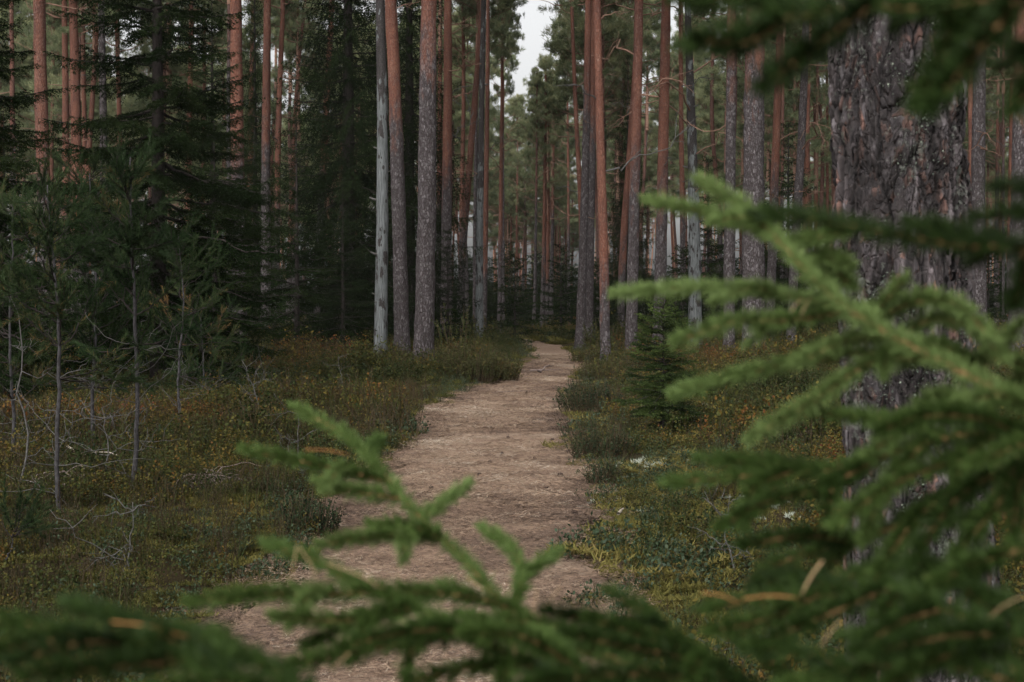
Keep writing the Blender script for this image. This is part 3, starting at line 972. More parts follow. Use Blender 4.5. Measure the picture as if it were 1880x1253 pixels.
# ================================================================ THE TREES THAT CAN BE TOLD APART
# the thick old pine close to the camera
def old_pine():
    global RNG
    RNG = np.random.default_rng(77)
    D = 4.7
    a = P(1690, 1050, D); b = P(1662, 560, D); c = P(1641, 120, D)
    foot = np.array([P(1712, 1480, D)[0], D, G(P(1712, 1480, D)[0], D)])
    zs = np.concatenate([np.linspace(-.2, .45, 50), np.arange(.455, 3.05, .0055), np.linspace(3.1, 22, 120)])
    zz = [-.2, a[2] - foot[2], b[2] - foot[2], c[2] - foot[2], 22]
    xx = [0.02, a[0] - foot[0], b[0] - foot[0], c[0] - foot[0], c[0] - foot[0] - .35]
    ax = np.interp(zs, zz, xx)
    k = np.ones(41) / 41; pad = np.pad(ax, 20, mode='edge'); ax = np.where((zs > .4) & (zs < 3.1), np.convolve(pad, k, 'valid'), ax)
    r = (.208 + .030 * np.clip((1.75 - zs) / 1.2, 0, 1) + .16 * np.exp(-np.maximum(zs, 0) / .22)) * np.clip(1 - (zs - 2) / 24, .15, 1) ** 1.1
    n = 430; th = np.arange(n) * 2 * math.pi / n
    low = (.02 * np.sin(3 * th + 1)[None] * np.sin(zs * 1.3 + .5)[:, None] + .018 * np.sin(5 * th + 2 + zs[:, None] * .9) + .03 * np.exp(-np.maximum(zs, 0) / .5)[:, None] * np.sin(6 * th)[None])
    rr = r[:, None] * (1 + low)
    v = np.stack([ax[:, None] + rr * np.cos(th), rr * np.sin(th), np.repeat(zs[:, None], n, 1)], -1).reshape(-1, 3)
    m = len(zs)
    i = np.arange(m - 1)[:, None] * n; j = np.arange(n)[None]; j2 = (j + 1) % n
    mb = MB(); mb.add(v, np.stack([i + j, i + j2, i + n + j2, i + n + j], -1).reshape(-1, 4), 0, .5, True)
    root = empty('pine_tree', foot, 'thick old pine with deeply cracked scaly bark and pale lichen, closest to the camera', 'tree')
    link('trunk', mb.mesh('trunk', [OLD]), root)
    link('crown', CROWNS[3], root, (ax[-1] + .1, 0, 13.5), 1.2)
    lb = MB()
    for q in range(150):
        z = .5 + 2.5 * RNG.random(); t = -math.pi / 2 + RNG.normal() * .75
        if noise2(np.array([t * 3]), np.array([z * 2.2]), 1., 6)[0] < .60: continue
        R = np.interp(z, zs, r) + .006
        nrm = np.array([math.cos(t), math.sin(t), 0]); p = np.array([np.interp(z, zs, ax), 0, z]) + nrm * R
        k = RNG.integers(8, 34); s = .012 + .02 * RNG.random()
        e1 = np.array([-nrm[1], nrm[0], 0])
        pos = p + e1 * (RNG.normal(size=(k, 1)) * s) + UP * (RNG.normal(size=(k, 1)) * s * 1.2)
        d = unit(nrm * .8 + RNG.normal(size=(k, 3)) * .7)
        lb.leaves(pos, d * (.004 + .006 * RNG.random((k, 1))), .006, 0, RNG.random(k))
    link('lichen', lb.mesh('lichen', [LICHEN]), root)['kind'] = 'stuff'


LICHEN = mat_tint('grey_green_lichen', [(0, (.04, .05, .04)), (.6, (.085, .10, .08)), (1, (.14, .155, .125))])
old_pine()

# label, centre line from the foot up (photo pixels), distance, width px, height px where orange bark begins, extras
T = pine
T('weathered grey dead trunk without bark in front of the dark spruces left of the path', [(698, 680), (702, 350), (701, 150), (698, 0)], 34.5, 22, 260, dead=True, nlimb=0, H=15, cat='dead tree', name='dead_tree')
T('brown scaly pine standing directly right of the grey dead trunk', [(739, 665), (731, 350), (724, 150), (717, 0)], 38, 26, 215, crown=1, nlimb=1)
T('thickest dark pine left of the path with a reddish upper trunk', [(777, 682), (783, 400), (786, 150), (787, 0)], 34, 34, 95, crown=0, red=.8, nlimb=1)
T('vivid orange pine behind the thick dark pine left of the path', [(819, 655), (820, 400), (822, 200), (822, 0)], 48, 19, 330, crown=2, nlimb=5, zl=(7, 11.5), H=19)
T('pinkish leaning pine crossing in front of two straight trunks left of the path', [(845, 650), (848, 500), (864, 280), (882, 60)], 54, 13, 420, crown=4, nlimb=5, red=.75, cw=0.8)
T('straight pale grey bare trunk between the leaning pine and the path', [(880, 640), (881, 400), (884, 200), (888, 0)], 50, 13, 420, dead=True, nlimb=2, H=18, cat='dead tree', name='dead_tree', cw=1)
T('slim pinkish pine touching the right side of the pale bare trunk', [(888, 630), (892, 380), (895, 150), (896, 0)], 59, 9.5, 480, crown=5, nlimb=5, red=.8, cw=0.75)
T('thin orange pine half hidden behind the vivid orange pine', [(806, 625), (807, 350), (808, 0)], 62, 10, 380, crown=0, nlimb=4)
T('dark red pine seen in the gap right of the vivid orange pine', [(846, 620), (848, 350), (851, 200), (850, 0)], 66, 9, 420, crown=3, nlimb=5, cw=0.9)
T('thin grey stem left of the pale bare trunk', [(871, 622), (872, 400), (875, 200)], 64, 6.5, 180, crown=4, nlimb=3, red=.5)
T('thin brown pine standing alone left of the gap of sky', [(917, 612), (919, 420), (921, 240)], 70, 7.5, 450, crown=1, nlimb=5, H=20, cw=.45)
T('dark thin pine close behind the lone brown pine at the gap of sky', [(924, 606), (924, 420), (923, 220)], 76, 4.5, 200, crown=4, nlimb=3, red=.5, cw=.45)
T('straight red pine in the middle distance above the end of the path', [(1004, 607), (1006, 400), (1007, 190)], 80, 6.5, 500, crown=6, nlimb=6, H=13.5, cw=.95, cscale=1.)
T('slim brown pine just left of the straight red pine above the path', [(995, 612), (999, 450), (1001, 260)], 76, 7.5, 470, crown=6, nlimb=4, H=14.5, cw=.7, cscale=.9)
T('slim grey footed pine just right of the straight red pine above the path', [(1011, 605), (1014, 450), (1016, 280)], 84, 6, 400, crown=6, nlimb=4, H=13.5, cw=.7, cscale=.8)
T('very thin grey pine with bare stem at the bend of the path', [(979, 615), (982, 530), (983, 470)], 75, 5, 380, crown=4, nlimb=2, H=14, red=.6, cw=.65, cscale=.62)
T('tall slim ragged pine right of the sky gap, behind the crooked orange pine', [(1044, 603), (1043, 300), (1041, 60)], 96, 5, 420, crown=7, nlimb=4, H=21, cw=.72)
T('thin pine left of the gap of sky, far behind the lone brown pine', [(922, 601), (924, 300), (925, 100)], 104, 4, 420, crown=6, nlimb=4, H=22, cw=.8, cscale=1.3)
# right of the path
T('crooked orange pine curving up left of the twin pines right of the path', [(1070, 620), (1066, 380), (1058, 220), (1051, 50)], 64, 9.5, 470, crown=2, nlimb=7, zl=(4, 12), cw=0.85)
T('left of two twin pines right of the path, grey below and orange above', [(1064, 640), (1072, 400), (1076, 250), (1080, 0)], 50, 15, 185, crown=0, nlimb=4)
T('right of two twin pines right of the path, grey below and pinkish above', [(1080, 635), (1085, 400), (1088, 250), (1091, 0)], 53, 14, 235, crown=1, nlimb=4)
T('bright orange pine, orange almost to its foot, at the right edge of the path', [(1112, 672), (1108, 450), (1102, 250), (1096, 0)], 37, 17, 520, crown=5, nlimb=4, H=19)
T('scaly pine behind the small spruce right of the path, pinkish above', [(1158, 665), (1164, 400), (1169, 200), (1173, 0)], 40, 20, 330, crown=3, nlimb=2, red=.8)
T('smooth red pine right of the small spruce, dark at the foot', [(1209, 640), (1215, 400), (1219, 200), (1223, 0)], 43, 21, 365, crown=2, nlimb=2)
T('glowing orange pine leaning inside the dark spruce right of the path', [(1138, 615), (1146, 420), (1155, 300), (1166, 130)], 58, 13, 470, crown=0, nlimb=3)
T('grey dead pine with stubs of broken branches right of the red pine', [(1276, 652), (1275, 450), (1270, 250), (1264, 60)], 44, 21, 400, dead=True, nlimb=6, zl=(3, 9.5), H=11.5, cat='dead tree', name='dead_tree')
T('slim orange pine close left of the grey stubbed dead pine', [(1255, 625), (1253, 400), (1251, 250), (1250, 120)], 60, 10, 390, crown=4, nlimb=5)
T('straight grey pine with a faint pink top, left of the broad grey pine', [(1338, 668), (1340, 400), (1342, 200), (1343, 70)], 39, 20, 140, crown=1, nlimb=1, red=.7)
T('broad grey pine with rough scaly bark in the middle of the right side', [(1385, 674), (1383, 450), (1384, 250), (1387, 40)], 36, 40, 125, crown=3, nlimb=0, red=.75, H=23)
T('orange pine with a grey foot right of the broad grey pine', [(1412, 640), (1420, 400), (1427, 200), (1434, 0)], 49, 16, 345, crown=0, nlimb=3)
T('thin dark stem close beside the orange pine with a grey foot', [(1434, 625), (1436, 350), (1438, 100)], 62, 6.5, 350, crown=5, nlimb=2, red=.7)
T('grey leaning pine between the orange pine and the old pine', [(1451, 646), (1460, 450), (1472, 250), (1480, 40)], 47, 16, -200, crown=2, nlimb=4, red=.5)
T('orange pine partly hidden behind the grey leaning pine', [(1480, 622), (1480, 400), (1483, 200), (1488, 0)], 64, 10, 420, crown=4, nlimb=4)
T('slender red pine left of the old pine', [(1500, 610), (1498, 350), (1496, 170), (1494, 0)], 78, 8, 450, crown=1, nlimb=5)
T('narrow orange pine at the left edge of the old pine', [(1519, 612), (1519, 300), (1518, 0)], 80, 6, 450, crown=5, nlimb=4)
T('sturdy grey pine just right of the old pine, reddish at the top', [(1799, 655), (1796, 400), (1797, 200), (1802, 0)], 42, 26, 60, crown=0, nlimb=2)
T('orange pine between the old pine and the sturdy grey pine', [(1786, 620), (1784, 350), (1781, 150), (1779, 0)], 62, 11, 420, crown=3, nlimb=4)
T('thin dark stem seen against the sky right of the sturdy grey pine', [(1842, 615), (1842, 350), (1842, 30)], 72, 5, 300, crown=4, nlimb=4, red=.4)
T('slim orange pine left of the large pine at the right border', [(1852, 618), (1855, 350), (1858, 150), (1861, 0)], 66, 9.5, 430, crown=2, nlimb=4)
T('large red topped pine cut by the right border of the view', [(1868, 650), (1871, 400), (1874, 200), (1878, 0)], 38, 30, 175, crown=1, nlimb=1)
T('thin grey pine in the gap left of the slim orange pine at the right', [(1828, 612), (1830, 400), (1832, 200)], 82, 7, 300, crown=5, nlimb=3)
# left side
T('sturdy pine near the left border with mixed orange and grey bark', [(87, 655), (82, 420), (76, 200), (72, 0)], 40, 26, 330, crown=3, nlimb=2, red=.75)
T('slim greyish pine at the left border', [(26, 630), (25, 400), (23, 200), (21, 0)], 60, 11, 260, crown=2, nlimb=5, red=.7)
T('thin orange pine right of the sturdy pine at the left', [(93, 618), (95, 300), (97, 150), (99, 0)], 76, 8, 480, crown=4, nlimb=5)
T('pale orange pine, left one of the close row behind the big dark spruce', [(122, 625), (121, 300), (120, 150), (118, 0)], 60, 14, 420, crown=0, nlimb=2)
T('widest reddish pine in the close row behind the big dark spruce', [(144, 630), (141, 300), (138, 150), (134, 0)], 57, 21, 420, crown=1, nlimb=2)
T('narrow pinkish pine right of the widest one in the close row', [(158, 620), (156, 300), (154, 150), (152, 0)], 66, 10, 420, crown=5, nlimb=3)
T('leaning pink pine at the right end of the close row', [(156, 625), (163, 290), (172, 150), (181, 0)], 64, 11, 420, crown=4, nlimb=3)
T('dark grey trunk inside the branches of the big dark spruce', [(193, 640), (191, 300), (188, 100), (186, 0)], 46, 15, -300, crown=2, nlimb=1, red=.3)
T('pale flaky pine glimpsed low behind the trunk of the big dark spruce', [(222, 620), (220, 250), (216, 100), (212, 0)], 66, 10, 420, crown=0, nlimb=2)
T('bright orange pine right of the big dark spruce', [(441, 660), (437, 400), (435, 200), (433, 0)], 40, 26, 300, crown=3, nlimb=1)
T('grey pine half hidden behind the left edge of the bright orange pine', [(421, 630), (420, 350), (420, 150), (421, 0)], 56, 9, 100, crown=5, nlimb=2, red=.4)
T('orange stem wrapped in dark spruce twigs right of the bright orange pine', [(455, 622), (458, 350), (462, 150), (465, 0)], 64, 12, 430, crown=4, nlimb=3)
T('smooth straight pine with grey foot standing free among the left spruces', [(488, 640), (488, 400), (489, 200), (491, 0)], 49, 17, 270, crown=1, nlimb=1, red=.8)
T('reddish pine with spreading upper limbs right of the smooth straight pine', [(507, 620), (509, 380), (512, 210), (520, 0)], 64, 12, 400, crown=2, nlimb=9, zl=(7, 13))
T('wavy pale pink pine between two dark spruces on the left', [(529, 610), (535, 360), (546, 150), (560, 0)], 76, 9, 470, crown=5, nlimb=6, zl=(6, 14), red=.8)
T('leaning slim pine in front of the drooping spruce on the left', [(580, 640), (588, 400), (598, 220), (609, 20)], 50, 13, 320, crown=4, nlimb=1, red=.85)
T('orange stem behind the big dark spruce, right of its trunk', [(345, 620), (346, 350), (350, 100)], 66, 12, 520, crown=0, nlimb=2)
T('thin orange stem low between the big dark spruce and the bright orange pine', [(372, 615), (373, 350), (376, 100)], 72, 8, 520, crown=1, nlimb=2)

# spruces
place_spruce(SP_BIG, 'big dark spruce with wide level branches filling the left side', 291, 25, 1., 0.4)
place_spruce(SP_BIG, 'dark spruce close behind the bright orange pine, hiding its foot', 392, 34, .72, 2.9)
place_spruce(SP_BIG, 'dark spruce at the left border, only its right branches in view', -62, 21, .8, 2.0)
place_spruce(SP_HANG[0], 'tall spruce with hanging curtains of twigs behind the grey dead trunk', 640, 43, 1.02, 0.2)
place_spruce(SP_HANG[1], 'tall drooping spruce behind the thickest dark pine', 752, 50, 1.0, 1.2)
place_spruce(SP_HANG[0], 'narrow dark spruce between the bright orange pine and the smooth straight pine', 470, 56, .85, 3.0, sxy=.62)
place_spruce(SP_HANG[1], 'columnar dark spruce around the glowing orange pine right of the path', 1152, 62, .62, 2.2, sxy=1.0)
place_spruce(SP_MID[0], 'pointed young spruce rising behind the orange pine with a grey foot', 1446, 60, 1.45, .5)
place_spruce(SP_MID[1], 'dark young spruce behind the grey stubbed dead pine', 1300, 60, 1.2, 1.5)
place_spruce(SP_MID[0], 'dark bushy spruce at the foot of the big dark spruce', 395, 32, .95, 2.6)
place_spruce(SP_MID[1], 'dark bushy spruce behind the foot of the smooth straight pine', 545, 40, 1.05, .3)
place_spruce(SP_MID[0], 'low wide spruce in shade left of the grey dead trunk', 630, 38, .75, 4.0)
place_spruce(SP_MID[1], 'shady spruce low behind the two young pines at the left', 190, 30, .85, 4.4)
place_spruce(SP_MID[0], 'shady spruce low at the left border', 10, 29, .85, 5.2)
place_spruce(SP_MID[1], 'small dark spruce between the thick dark pine and the leaning pine', 822, 45, .62, 5.0)
place_spruce(SP_SMALL[0], 'small bluish spruce where the path bends out of sight', 945, 60, 1.5, 1.0)
place_spruce(SP_SMALL[1], 'low spruce filling the gap beneath the straight red pine', 1030, 64, 1.6, 2.0)
place_spruce(SP_SMALL[2], 'low bushy spruce at the foot of the twin pines', 1090, 56, 1.3, 3.0)
place_spruce(SP_SAP, 'slender young spruce standing free on the moss right of the path', 1218, 16.6, 1., .8, name='young_spruce', cat='young tree')

# ---- the many trees further back: shared meshes, one object each
FT = []
for k in range(5):
    h0 = 14.
    rr_ = random.Random(k)
    pts = [(0, 0, -.2), (rr_.gauss(0, .12), rr_.gauss(0, .12), 5), (rr_.gauss(0, .25), rr_.gauss(0, .25), 10), (rr_.gauss(0, .2), rr_.gauss(0, .2), 15)]
    FT.append((trunk_mesh(pts, lambda z: .15 * (1 - .5 * max(z, 0) / 15) * (1 + .25 * math.exp(-max(z, 0) / .4)), sides=9, dz=.5, seed=900 + k), pts[-1]))
REG = [(-60, 500, 'distant slim pine seen through the branches left of the smooth straight pine', 'far pines behind the left spruces'),
       (500, 700, 'distant slim pine between the smooth straight pine and the grey dead trunk', 'far pines behind the leaning slim pine'),
       (700, 935, 'distant slim pine between the grey dead trunk and the gap of sky', 'far pines left of the gap of sky'),
       (935, 1045, 'distant pine with a pale green crown straight beyond the end of the path', 'far pines beyond the path'),
       (1045, 1240, 'distant slim pine between the crooked orange pine and the smooth red pine', 'far pines behind the twin pines'),
       (1240, 1540, 'distant slim pine between the smooth red pine and the old pine', 'far pines left of the old pine'),
       (1540, 1960, 'distant slim pine beyond the old pine at the right', 'far pines right of the old pine')]
rf = random.Random(5)
placed = []
nfar = 0
tries = 0
while nfar < 168 and tries < 6000:
    tries += 1
    D = 62 + 95 * rf.random() ** .8
    px = -40 + 1980 * rf.random()
    if D < 138 and abs(px - 966) < 34 + 6400 / D: continue
    x = XD(px, D)
    if any((x - a) ** 2 + (D - b) ** 2 < 6.5 for a, b in placed): continue
    placed.append((x, D))
    lab, grp = next((l, g) for a, b, l, g in REG if a <= px < b or b == 1960)
    k = rf.randrange(5); c = rf.randrange(8)
    root = empty('pine_tree', (x, D, G(x, D)), lab, 'tree', grp, rf.random() * 6.28, .85 + .35 * rf.random())
    t = link('trunk', FT[k][0], root); t['bark_change'] = 1.5 + 5 * rf.random(); t['redness'] = .4 + .5 * rf.random()
    H = 17.5 + 5 * rf.random(); cs = 1.0 + .45 * rf.random()
    link('crown', CROWNS[c], root, (FT[k][1][0], FT[k][1][1], min(H - CROWN_H[c] * cs, 14.6)), rf.random() * 6.28, cs)
    nfar += 1
for k in range(15):      # the trees that close the view down the path
    px = 905 + 150 * (k + rf.random()) / 15; D = 142 + 45 * rf.random(); x = XD(px, D)
    lab, grp = next((l, g) for a, b, l, g in REG if a <= px < b)
    root = empty('pine_tree', (x, D, G(x, D)), lab, 'tree', grp, rf.random() * 6.28, .9 + .25 * rf.random())
    q = rf.randrange(5)
    t = link('trunk', FT[q][0], root); t['bark_change'] = 2.; t['redness'] = .8
    c = rf.choice([0, 2, 3]); link('crown', CROWNS[c], root, (FT[q][1][0], FT[q][1][1], 14.6 - CROWN_H[c] * .8 - 1.5 * rf.random()), rf.random() * 6.28, 1.05)
# undergrowth of young spruces
UREG = [(-60, 520, 'small shaded spruce in the undergrowth far behind the big dark spruce', 'young spruces behind the left trees'),
        (520, 900, 'small shaded spruce in the undergrowth behind the grey dead trunk and thick dark pine', 'young spruces left of the path'),
        (900, 1060, 'small shaded spruce in the undergrowth around the far end of the path', 'young spruces at the end of the path'),
        (1060, 1400, 'small shaded spruce in the undergrowth behind the twin pines and the red pine', 'young spruces right of the path'),
        (1400, 1960, 'small shaded spruce in the undergrowth far behind the old pine', 'young spruces behind the old pine')]
nu = 0
while nu < 62:
    D = 56 + 60 * rf.random(); px = -40 + 1980 * rf.random()
    if D < 82 and abs(px - 985) < 34: continue
    lab, grp = next((l, g) for a, b, l, g in UREG if a <= px < b or b == 1960)
    sc = (1.0 + 1.2 * rf.random()) * (.8 if 900 < px < 1060 else 1)
    place_spruce(SP_SMALL[rf.randrange(3)], lab, px, D, sc, rf.random() * 6.28, grp, 'young_spruce', 'young tree')
    nu += 1

# young pines and dead saplings on the left
young_pine('young pine with bare grey lower twigs, taller one in the left foreground', 246, 962, 290, 41, live=.52, spread=.55, lean=-.02)
young_pine('young pine with bare lower twigs nearest the left border', 106, 992, 340, 42, live=.46, spread=.6, lean=-.05)
young_pine('young pine growing behind and between the two bare legged young pines', 170, 850, 320, 43, live=.3, spread=.8, dens=1.3)
young_pine('bushy young pine at the left border behind the bare legged ones', 20, 880, 380, 44, live=.25, spread=.75, dens=1.3)
young_pine('young pine in the shade right of the taller bare legged young pine', 330, 800, 430, 45, live=.28, spread=.85, dens=1.2)
young_pine('small bushy pine low in front of the big dark spruce', 370, 745, 560, 46, live=.1, spread=.9, dens=1.5)
young_pine('tiny pine seedling in the corner of moss at the lower left', 8, 1075, 960, 47, live=.05, spread=.2, dens=1.)
dead_sapling('crooked grey dead sapling standing on the heath left of the grey dead trunk', 632, 735, 655, 51, .35, 9)
dead_sapling('thin leafless sapling with dark foot at the lower left', 234, 1085, 900, 52, .32, 10)
dead_sapling('curved pale dead sapling at the left border', 26, 940, 540, 53, .30, 8)
dead_sapling('small leafless sapling behind the tip of the lower bough', 548, 905, 760, 54, .35, 9)
dead_sapling('grey leafless sapling in the heath below the smooth straight pine', 470, 800, 650, 55, .5, 11)
dead_sapling('dead sapling with one curved twig on the moss right of the path', 1342, 1062, 900, 56, .25, 8)
dead_sapling('low grey twig plant in the moss under the right boughs', 1410, 1215, 1095, 57, .16, 9)
dead_sapling('forked grey twig plant beside the lowest right bough', 1375, 1245, 1150, 58, .16, 9)
dead_sapling('thin dead sapling beside the foot of the old pine', 1845, 960, 800, 59, .3, 8)
dead_sapling('bare thin sapling between the two bare legged young pines', 190, 930, 740, 60, .4, 10)

# bushes
bush('dark heather bush on the right edge of the path', 1085, 765, 135, 60, 61, DARKLEAF, 170, .030, .013)
bush('dark heather bush right of the path below the young spruce', 1105, 845, 125, 66, 62, DARKLEAF, 150, .022, .009)
bush('small dark heather clump at the edge of the path nearer the camera', 1108, 895, 66, 56, 63, DARKLEAF, 60, .020, .008)
bush('broad grassy bush where the path bends right', 1115, 700, 110, 42, 64, OLIVELEAF, 160, .04, .014)
bush('dark rounded bush hiding the left side of the path bend', 912, 702, 96, 50, 65, OLIVELEAF, 200, .035, .020)
bush('olive bush left of the dark rounded bush by the path', 862, 705, 120, 70, 66, OLIVELEAF, 160, .035, .020)
bush('slim yellow leaved shrub in front of the leaning pine', 838, 688, 44, 135, 67, OLIVELEAF, 12, .045, .028)
bush('pale leaved shrub left of the dark bush at the bend', 885, 690, 70, 80, 68, OLIVELEAF, 16, .04, .026)
bush('grey green shrub at the foot of the smooth straight pine', 482, 735, 80, 75, 69, OLIVELEAF, 40, .035, .018)
bush('dark bilberry bush beside the path behind the lower bough', 560, 985, 130, 80, 70, DARKLEAF, 130, .018, .010)
bush('olive undergrowth bush at the right foot of the bright orange pine', 1075, 668, 60, 36, 71, OLIVELEAF, 90, .05, .02)
bush('pale twiggy shrub beneath the twin pines', 1095, 662, 70, 85, 72, OLIVELEAF, 22, .045, .025)
bush('rust red dry juniper sprigs right of the old pine', 1862, 1000, 90, 90, 73, RUSTLEAF, 50, .016, .004, 'needle')
bush('rust red dry twigs on the moss left of the old pine', 1462, 842, 90, 60, 74, RUSTLEAF, 40, .02, .005, 'needle')
bush('bright grass green bush under the young pines at the left', 330, 735, 120, 60, 75, OLIVELEAF, 150, .03, .014)

# heaps of twigs, sticks, cones
def heap(label, px, base_y, wpx, seed, n=60):
    global RNG
    RNG = np.random.default_rng(seed)
    D = CAM_H * FPX / (base_y - 560.); x = XD(px, D); R = wpx / FPX * D / 2; mb = MB()
    for k in range(n):
        a = RNG.random() * 6.283; r = R * RNG.random() ** .7
        h = RNG.normal() * .35
        q = curve((math.cos(a) * r, math.sin(a) * r * .7, .06 + .16 * RNG.random() * (1 - r / R)), (math.cos(h), math.sin(h), RNG.normal() * .3), R * (.5 + .8 * RNG.random()), 8, (0, 0, -.25), .18)
        mb.tube(q, np.linspace(.0045, .0015, 8), 4, 0)
    o = link('twig_heap', mb.mesh('twig_heap', [TWIGD]), None, (x, D, G(x, D)))
    tag(o, label, 'twig heap', None, 'stuff')


TWIGD = mat_simple('brown_dry_twig', (.07, .05, .045), (.20, .16, .145), 30, bump=0)
heap('heap of curved dry twigs on the heath at the left', 372, 925, 130, 81)
heap('heap of dry twigs on the moss left of the old pine', 1450, 845, 110, 82)
heap('loose dry twigs around the young pines at the left', 130, 950, 190, 83, 40)


def stick(label, a, b, r, seed, name='fallen_stick', mat=None, up=.03, group=None, cat='stick'):
    global RNG
    RNG = np.random.default_rng(seed)
    pa = np.array([XD(a[0], CAM_H * FPX / (a[1] - 560.)), CAM_H * FPX / (a[1] - 560.)]); pb = np.array([XD(b[0], CAM_H * FPX / (b[1] - 560.)), CAM_H * FPX / (b[1] - 560.)])
    pts = [np.array([*(pa + (pb - pa) * t), G(*(pa + (pb - pa) * t)) + up + r]) for t in np.linspace(0, 1, 9)]
    pts = np.array(pts); o = pts[0].copy(); pts = pts - o
    pts += np.cumsum(RNG.normal(size=pts.shape), 0) * np.linalg.norm(pts[-1]) * .012
    pts[:, 2] = np.maximum(pts[:, 2], pts[:, 2] * .2)
    mb = MB(); mb.tube(pts, np.linspace(r, r * .5, 9), 7, 0)
    return tag(link(name, mb.mesh(name, [mat or TWIGG]), None, o), label, cat, group)


PALEST = mat_simple('pale_stick', (.16, .135, .105), (.27, .235, .19), 30, bump=0)
stick('pale bare stick leaning in the heath beside the left young pine', (120, 880), (205, 925), .010, 91, mat=PALEST, up=.22)
stick('longer dark stick lying across the far part of the path', (975, 682), (1030, 681), .022, 92, mat=TWIGD, up=.01)
stick('short dark stick lying across the far part of the path', (985, 687), (1012, 678), .022, 93, mat=TWIGD, up=.02)
stick('thin stick at the left edge of the path near the pale bough tips', (745, 722), (800, 716), .012, 94, mat=TWIGD, up=.02)
stick('small pale chip of wood on the moss right of the path', (1136, 970), (1148, 962), .012, 95, mat=PALEST, up=.05)
stick('thin dark twig across the middle of the path', (905, 722), (1010, 719), .010, 96, mat=TWIGD, up=.005)


def cone(px, py, k, label, group=None):
    D = CAM_H * FPX / (py - 560.); x = XD(px, D)
    mb = MB(); R_ = random.Random(k)
    n = 9; zz = np.linspace(0, .05, n); r = .018 * np.sin(np.linspace(.5, 3.0, n)) * (1 + .12 * np.cos(np.arange(n) * math.pi))
    mb.tube(np.stack([zz, zz * 0, zz * 0], 1), np.maximum(r, .003), 10, 0)
    for i in range(46):
        t = R_.random(); a = R_.random() * 6.283
        rad = float(np.interp(t * .05, zz, r))
        b = np.array([t * .05, math.cos(a) * rad, math.sin(a) * rad]); mb.leaves([b], [np.array([.006, math.cos(a) * .008, math.sin(a) * .008])], .009, 0, R_.random())
    o = link('pine_cone', mb.mesh('pine_cone', [CONEM]), None, (x, D, G(x, D) + .02), R_.random() * 6.28, .95)
    tag(o, label, 'pine cone', group)


CONEM = mat_simple('pine_cone_brown', (.028, .018, .014), (.07, .05, .04), 60)
for k, (px, py) in enumerate([(935, 806), (968, 722), (1022, 738), (900, 852), (1002, 770), (1034, 876), (860, 780), (950, 940), (1003, 905), (1060, 950), (818, 792), (1010, 810), (925, 835), (985, 845), (790, 905), (1040, 830), (900, 790)]):
    cone(px, py, k, 'small dark pine cone lying among the needles on the path', 'cones scattered on the path')
cone(880, 877, 40, 'dark upright pine cone in the middle of the path, above the bright bough tip')

# ================================================================ ground cover
def scatter(n_per, d0, d1, margin=.8, seed=1):
    """random ground points in the view between two distances, n_per per square metre"""
    global RNG
    RNG = np.random.default_rng(seed)
    area = .72 / 2 * (d1 ** 2 - d0 ** 2) + 2 * margin * (d1 - d0)
    n = int(area * n_per)
    d = np.sqrt(d0 ** 2 + (d1 ** 2 - d0 ** 2) * RNG.random(n))
    x = (RNG.random(n) * 2 - 1) * (.36 * d + margin)
    return x, d


GL = [(0, (0.0091, 0.0158, 0.0057)), (.28, (0.0207, 0.0290, 0.0091)), (.5, (0.0439, 0.0455, 0.0116)), (.68, (0.0844, 0.0613, 0.0140)), (.85, (0.0927, 0.0398, 0.0124)), (1, (0.0770, 0.0199, 0.0124))]
LEAFM = mat_leaf('bilberry_leaf', GL, use='inst', trans=.22)
LINGM = mat_leaf('lingonberry_leaf', [(0, (0.0090, 0.0186, 0.0083)), (.5, (0.0193, 0.0331, 0.0152)), (.8, (0.0338, 0.0442, 0.0221)), (1, (0.0773, 0.0262, 0.0152))], use='inst', trans=.08, spec=.15, rough=.5)
HEATM = mat_leaf('heather_needle', [(0, (0.0055, 0.0072, 0.0039)), (.4, (0.0143, 0.0149, 0.0060)), (.7, (0.0352, 0.0231, 0.0099)), (1, (0.0616, 0.0308, 0.0143))], use='inst', trans=.1)
MOSSM = mat_leaf('moss', [(0, (.022, .026, .008)), (.4, (.062, .060, .016)), (.75, (.125, .108, .032)), (1, (.17, .125, .05))], use='inst', trans=.25)
GRASM = mat_leaf('grass_blade', [(0, (0.0168, 0.0252, 0.0084)), (.5, (0.0336, 0.0438, 0.0150)), (1, (0.1008, 0.0798, 0.0420))], use='inst', trans=.25)
LICHM = mat_leaf('reindeer_lichen', [(0, (.16, .18, .14)), (1, (.36, .38, .32))], use='inst', trans=.1)
NEEDM = mat_leaf('fallen_needle', [(0, (.030, .022, .020)), (.25, (.095, .066, .052)), (.5, (.205, .138, .096)), (.75, (.27, .205, .150)), (1, (.45, .40, .33))], use='inst', trans=.05, rough=.8)
TWIGN = mat_leaf('fallen_twig', [(0, (.02, .015, .013)), (.6, (.07, .055, .045)), (1, (.17, .15, .125))], use='inst', trans=.0)
STEMG = mat_simple('green_stem', (0.0225, 0.0225, 0.0100), (0.0500, 0.0375, 0.0175), 40, bump=0)

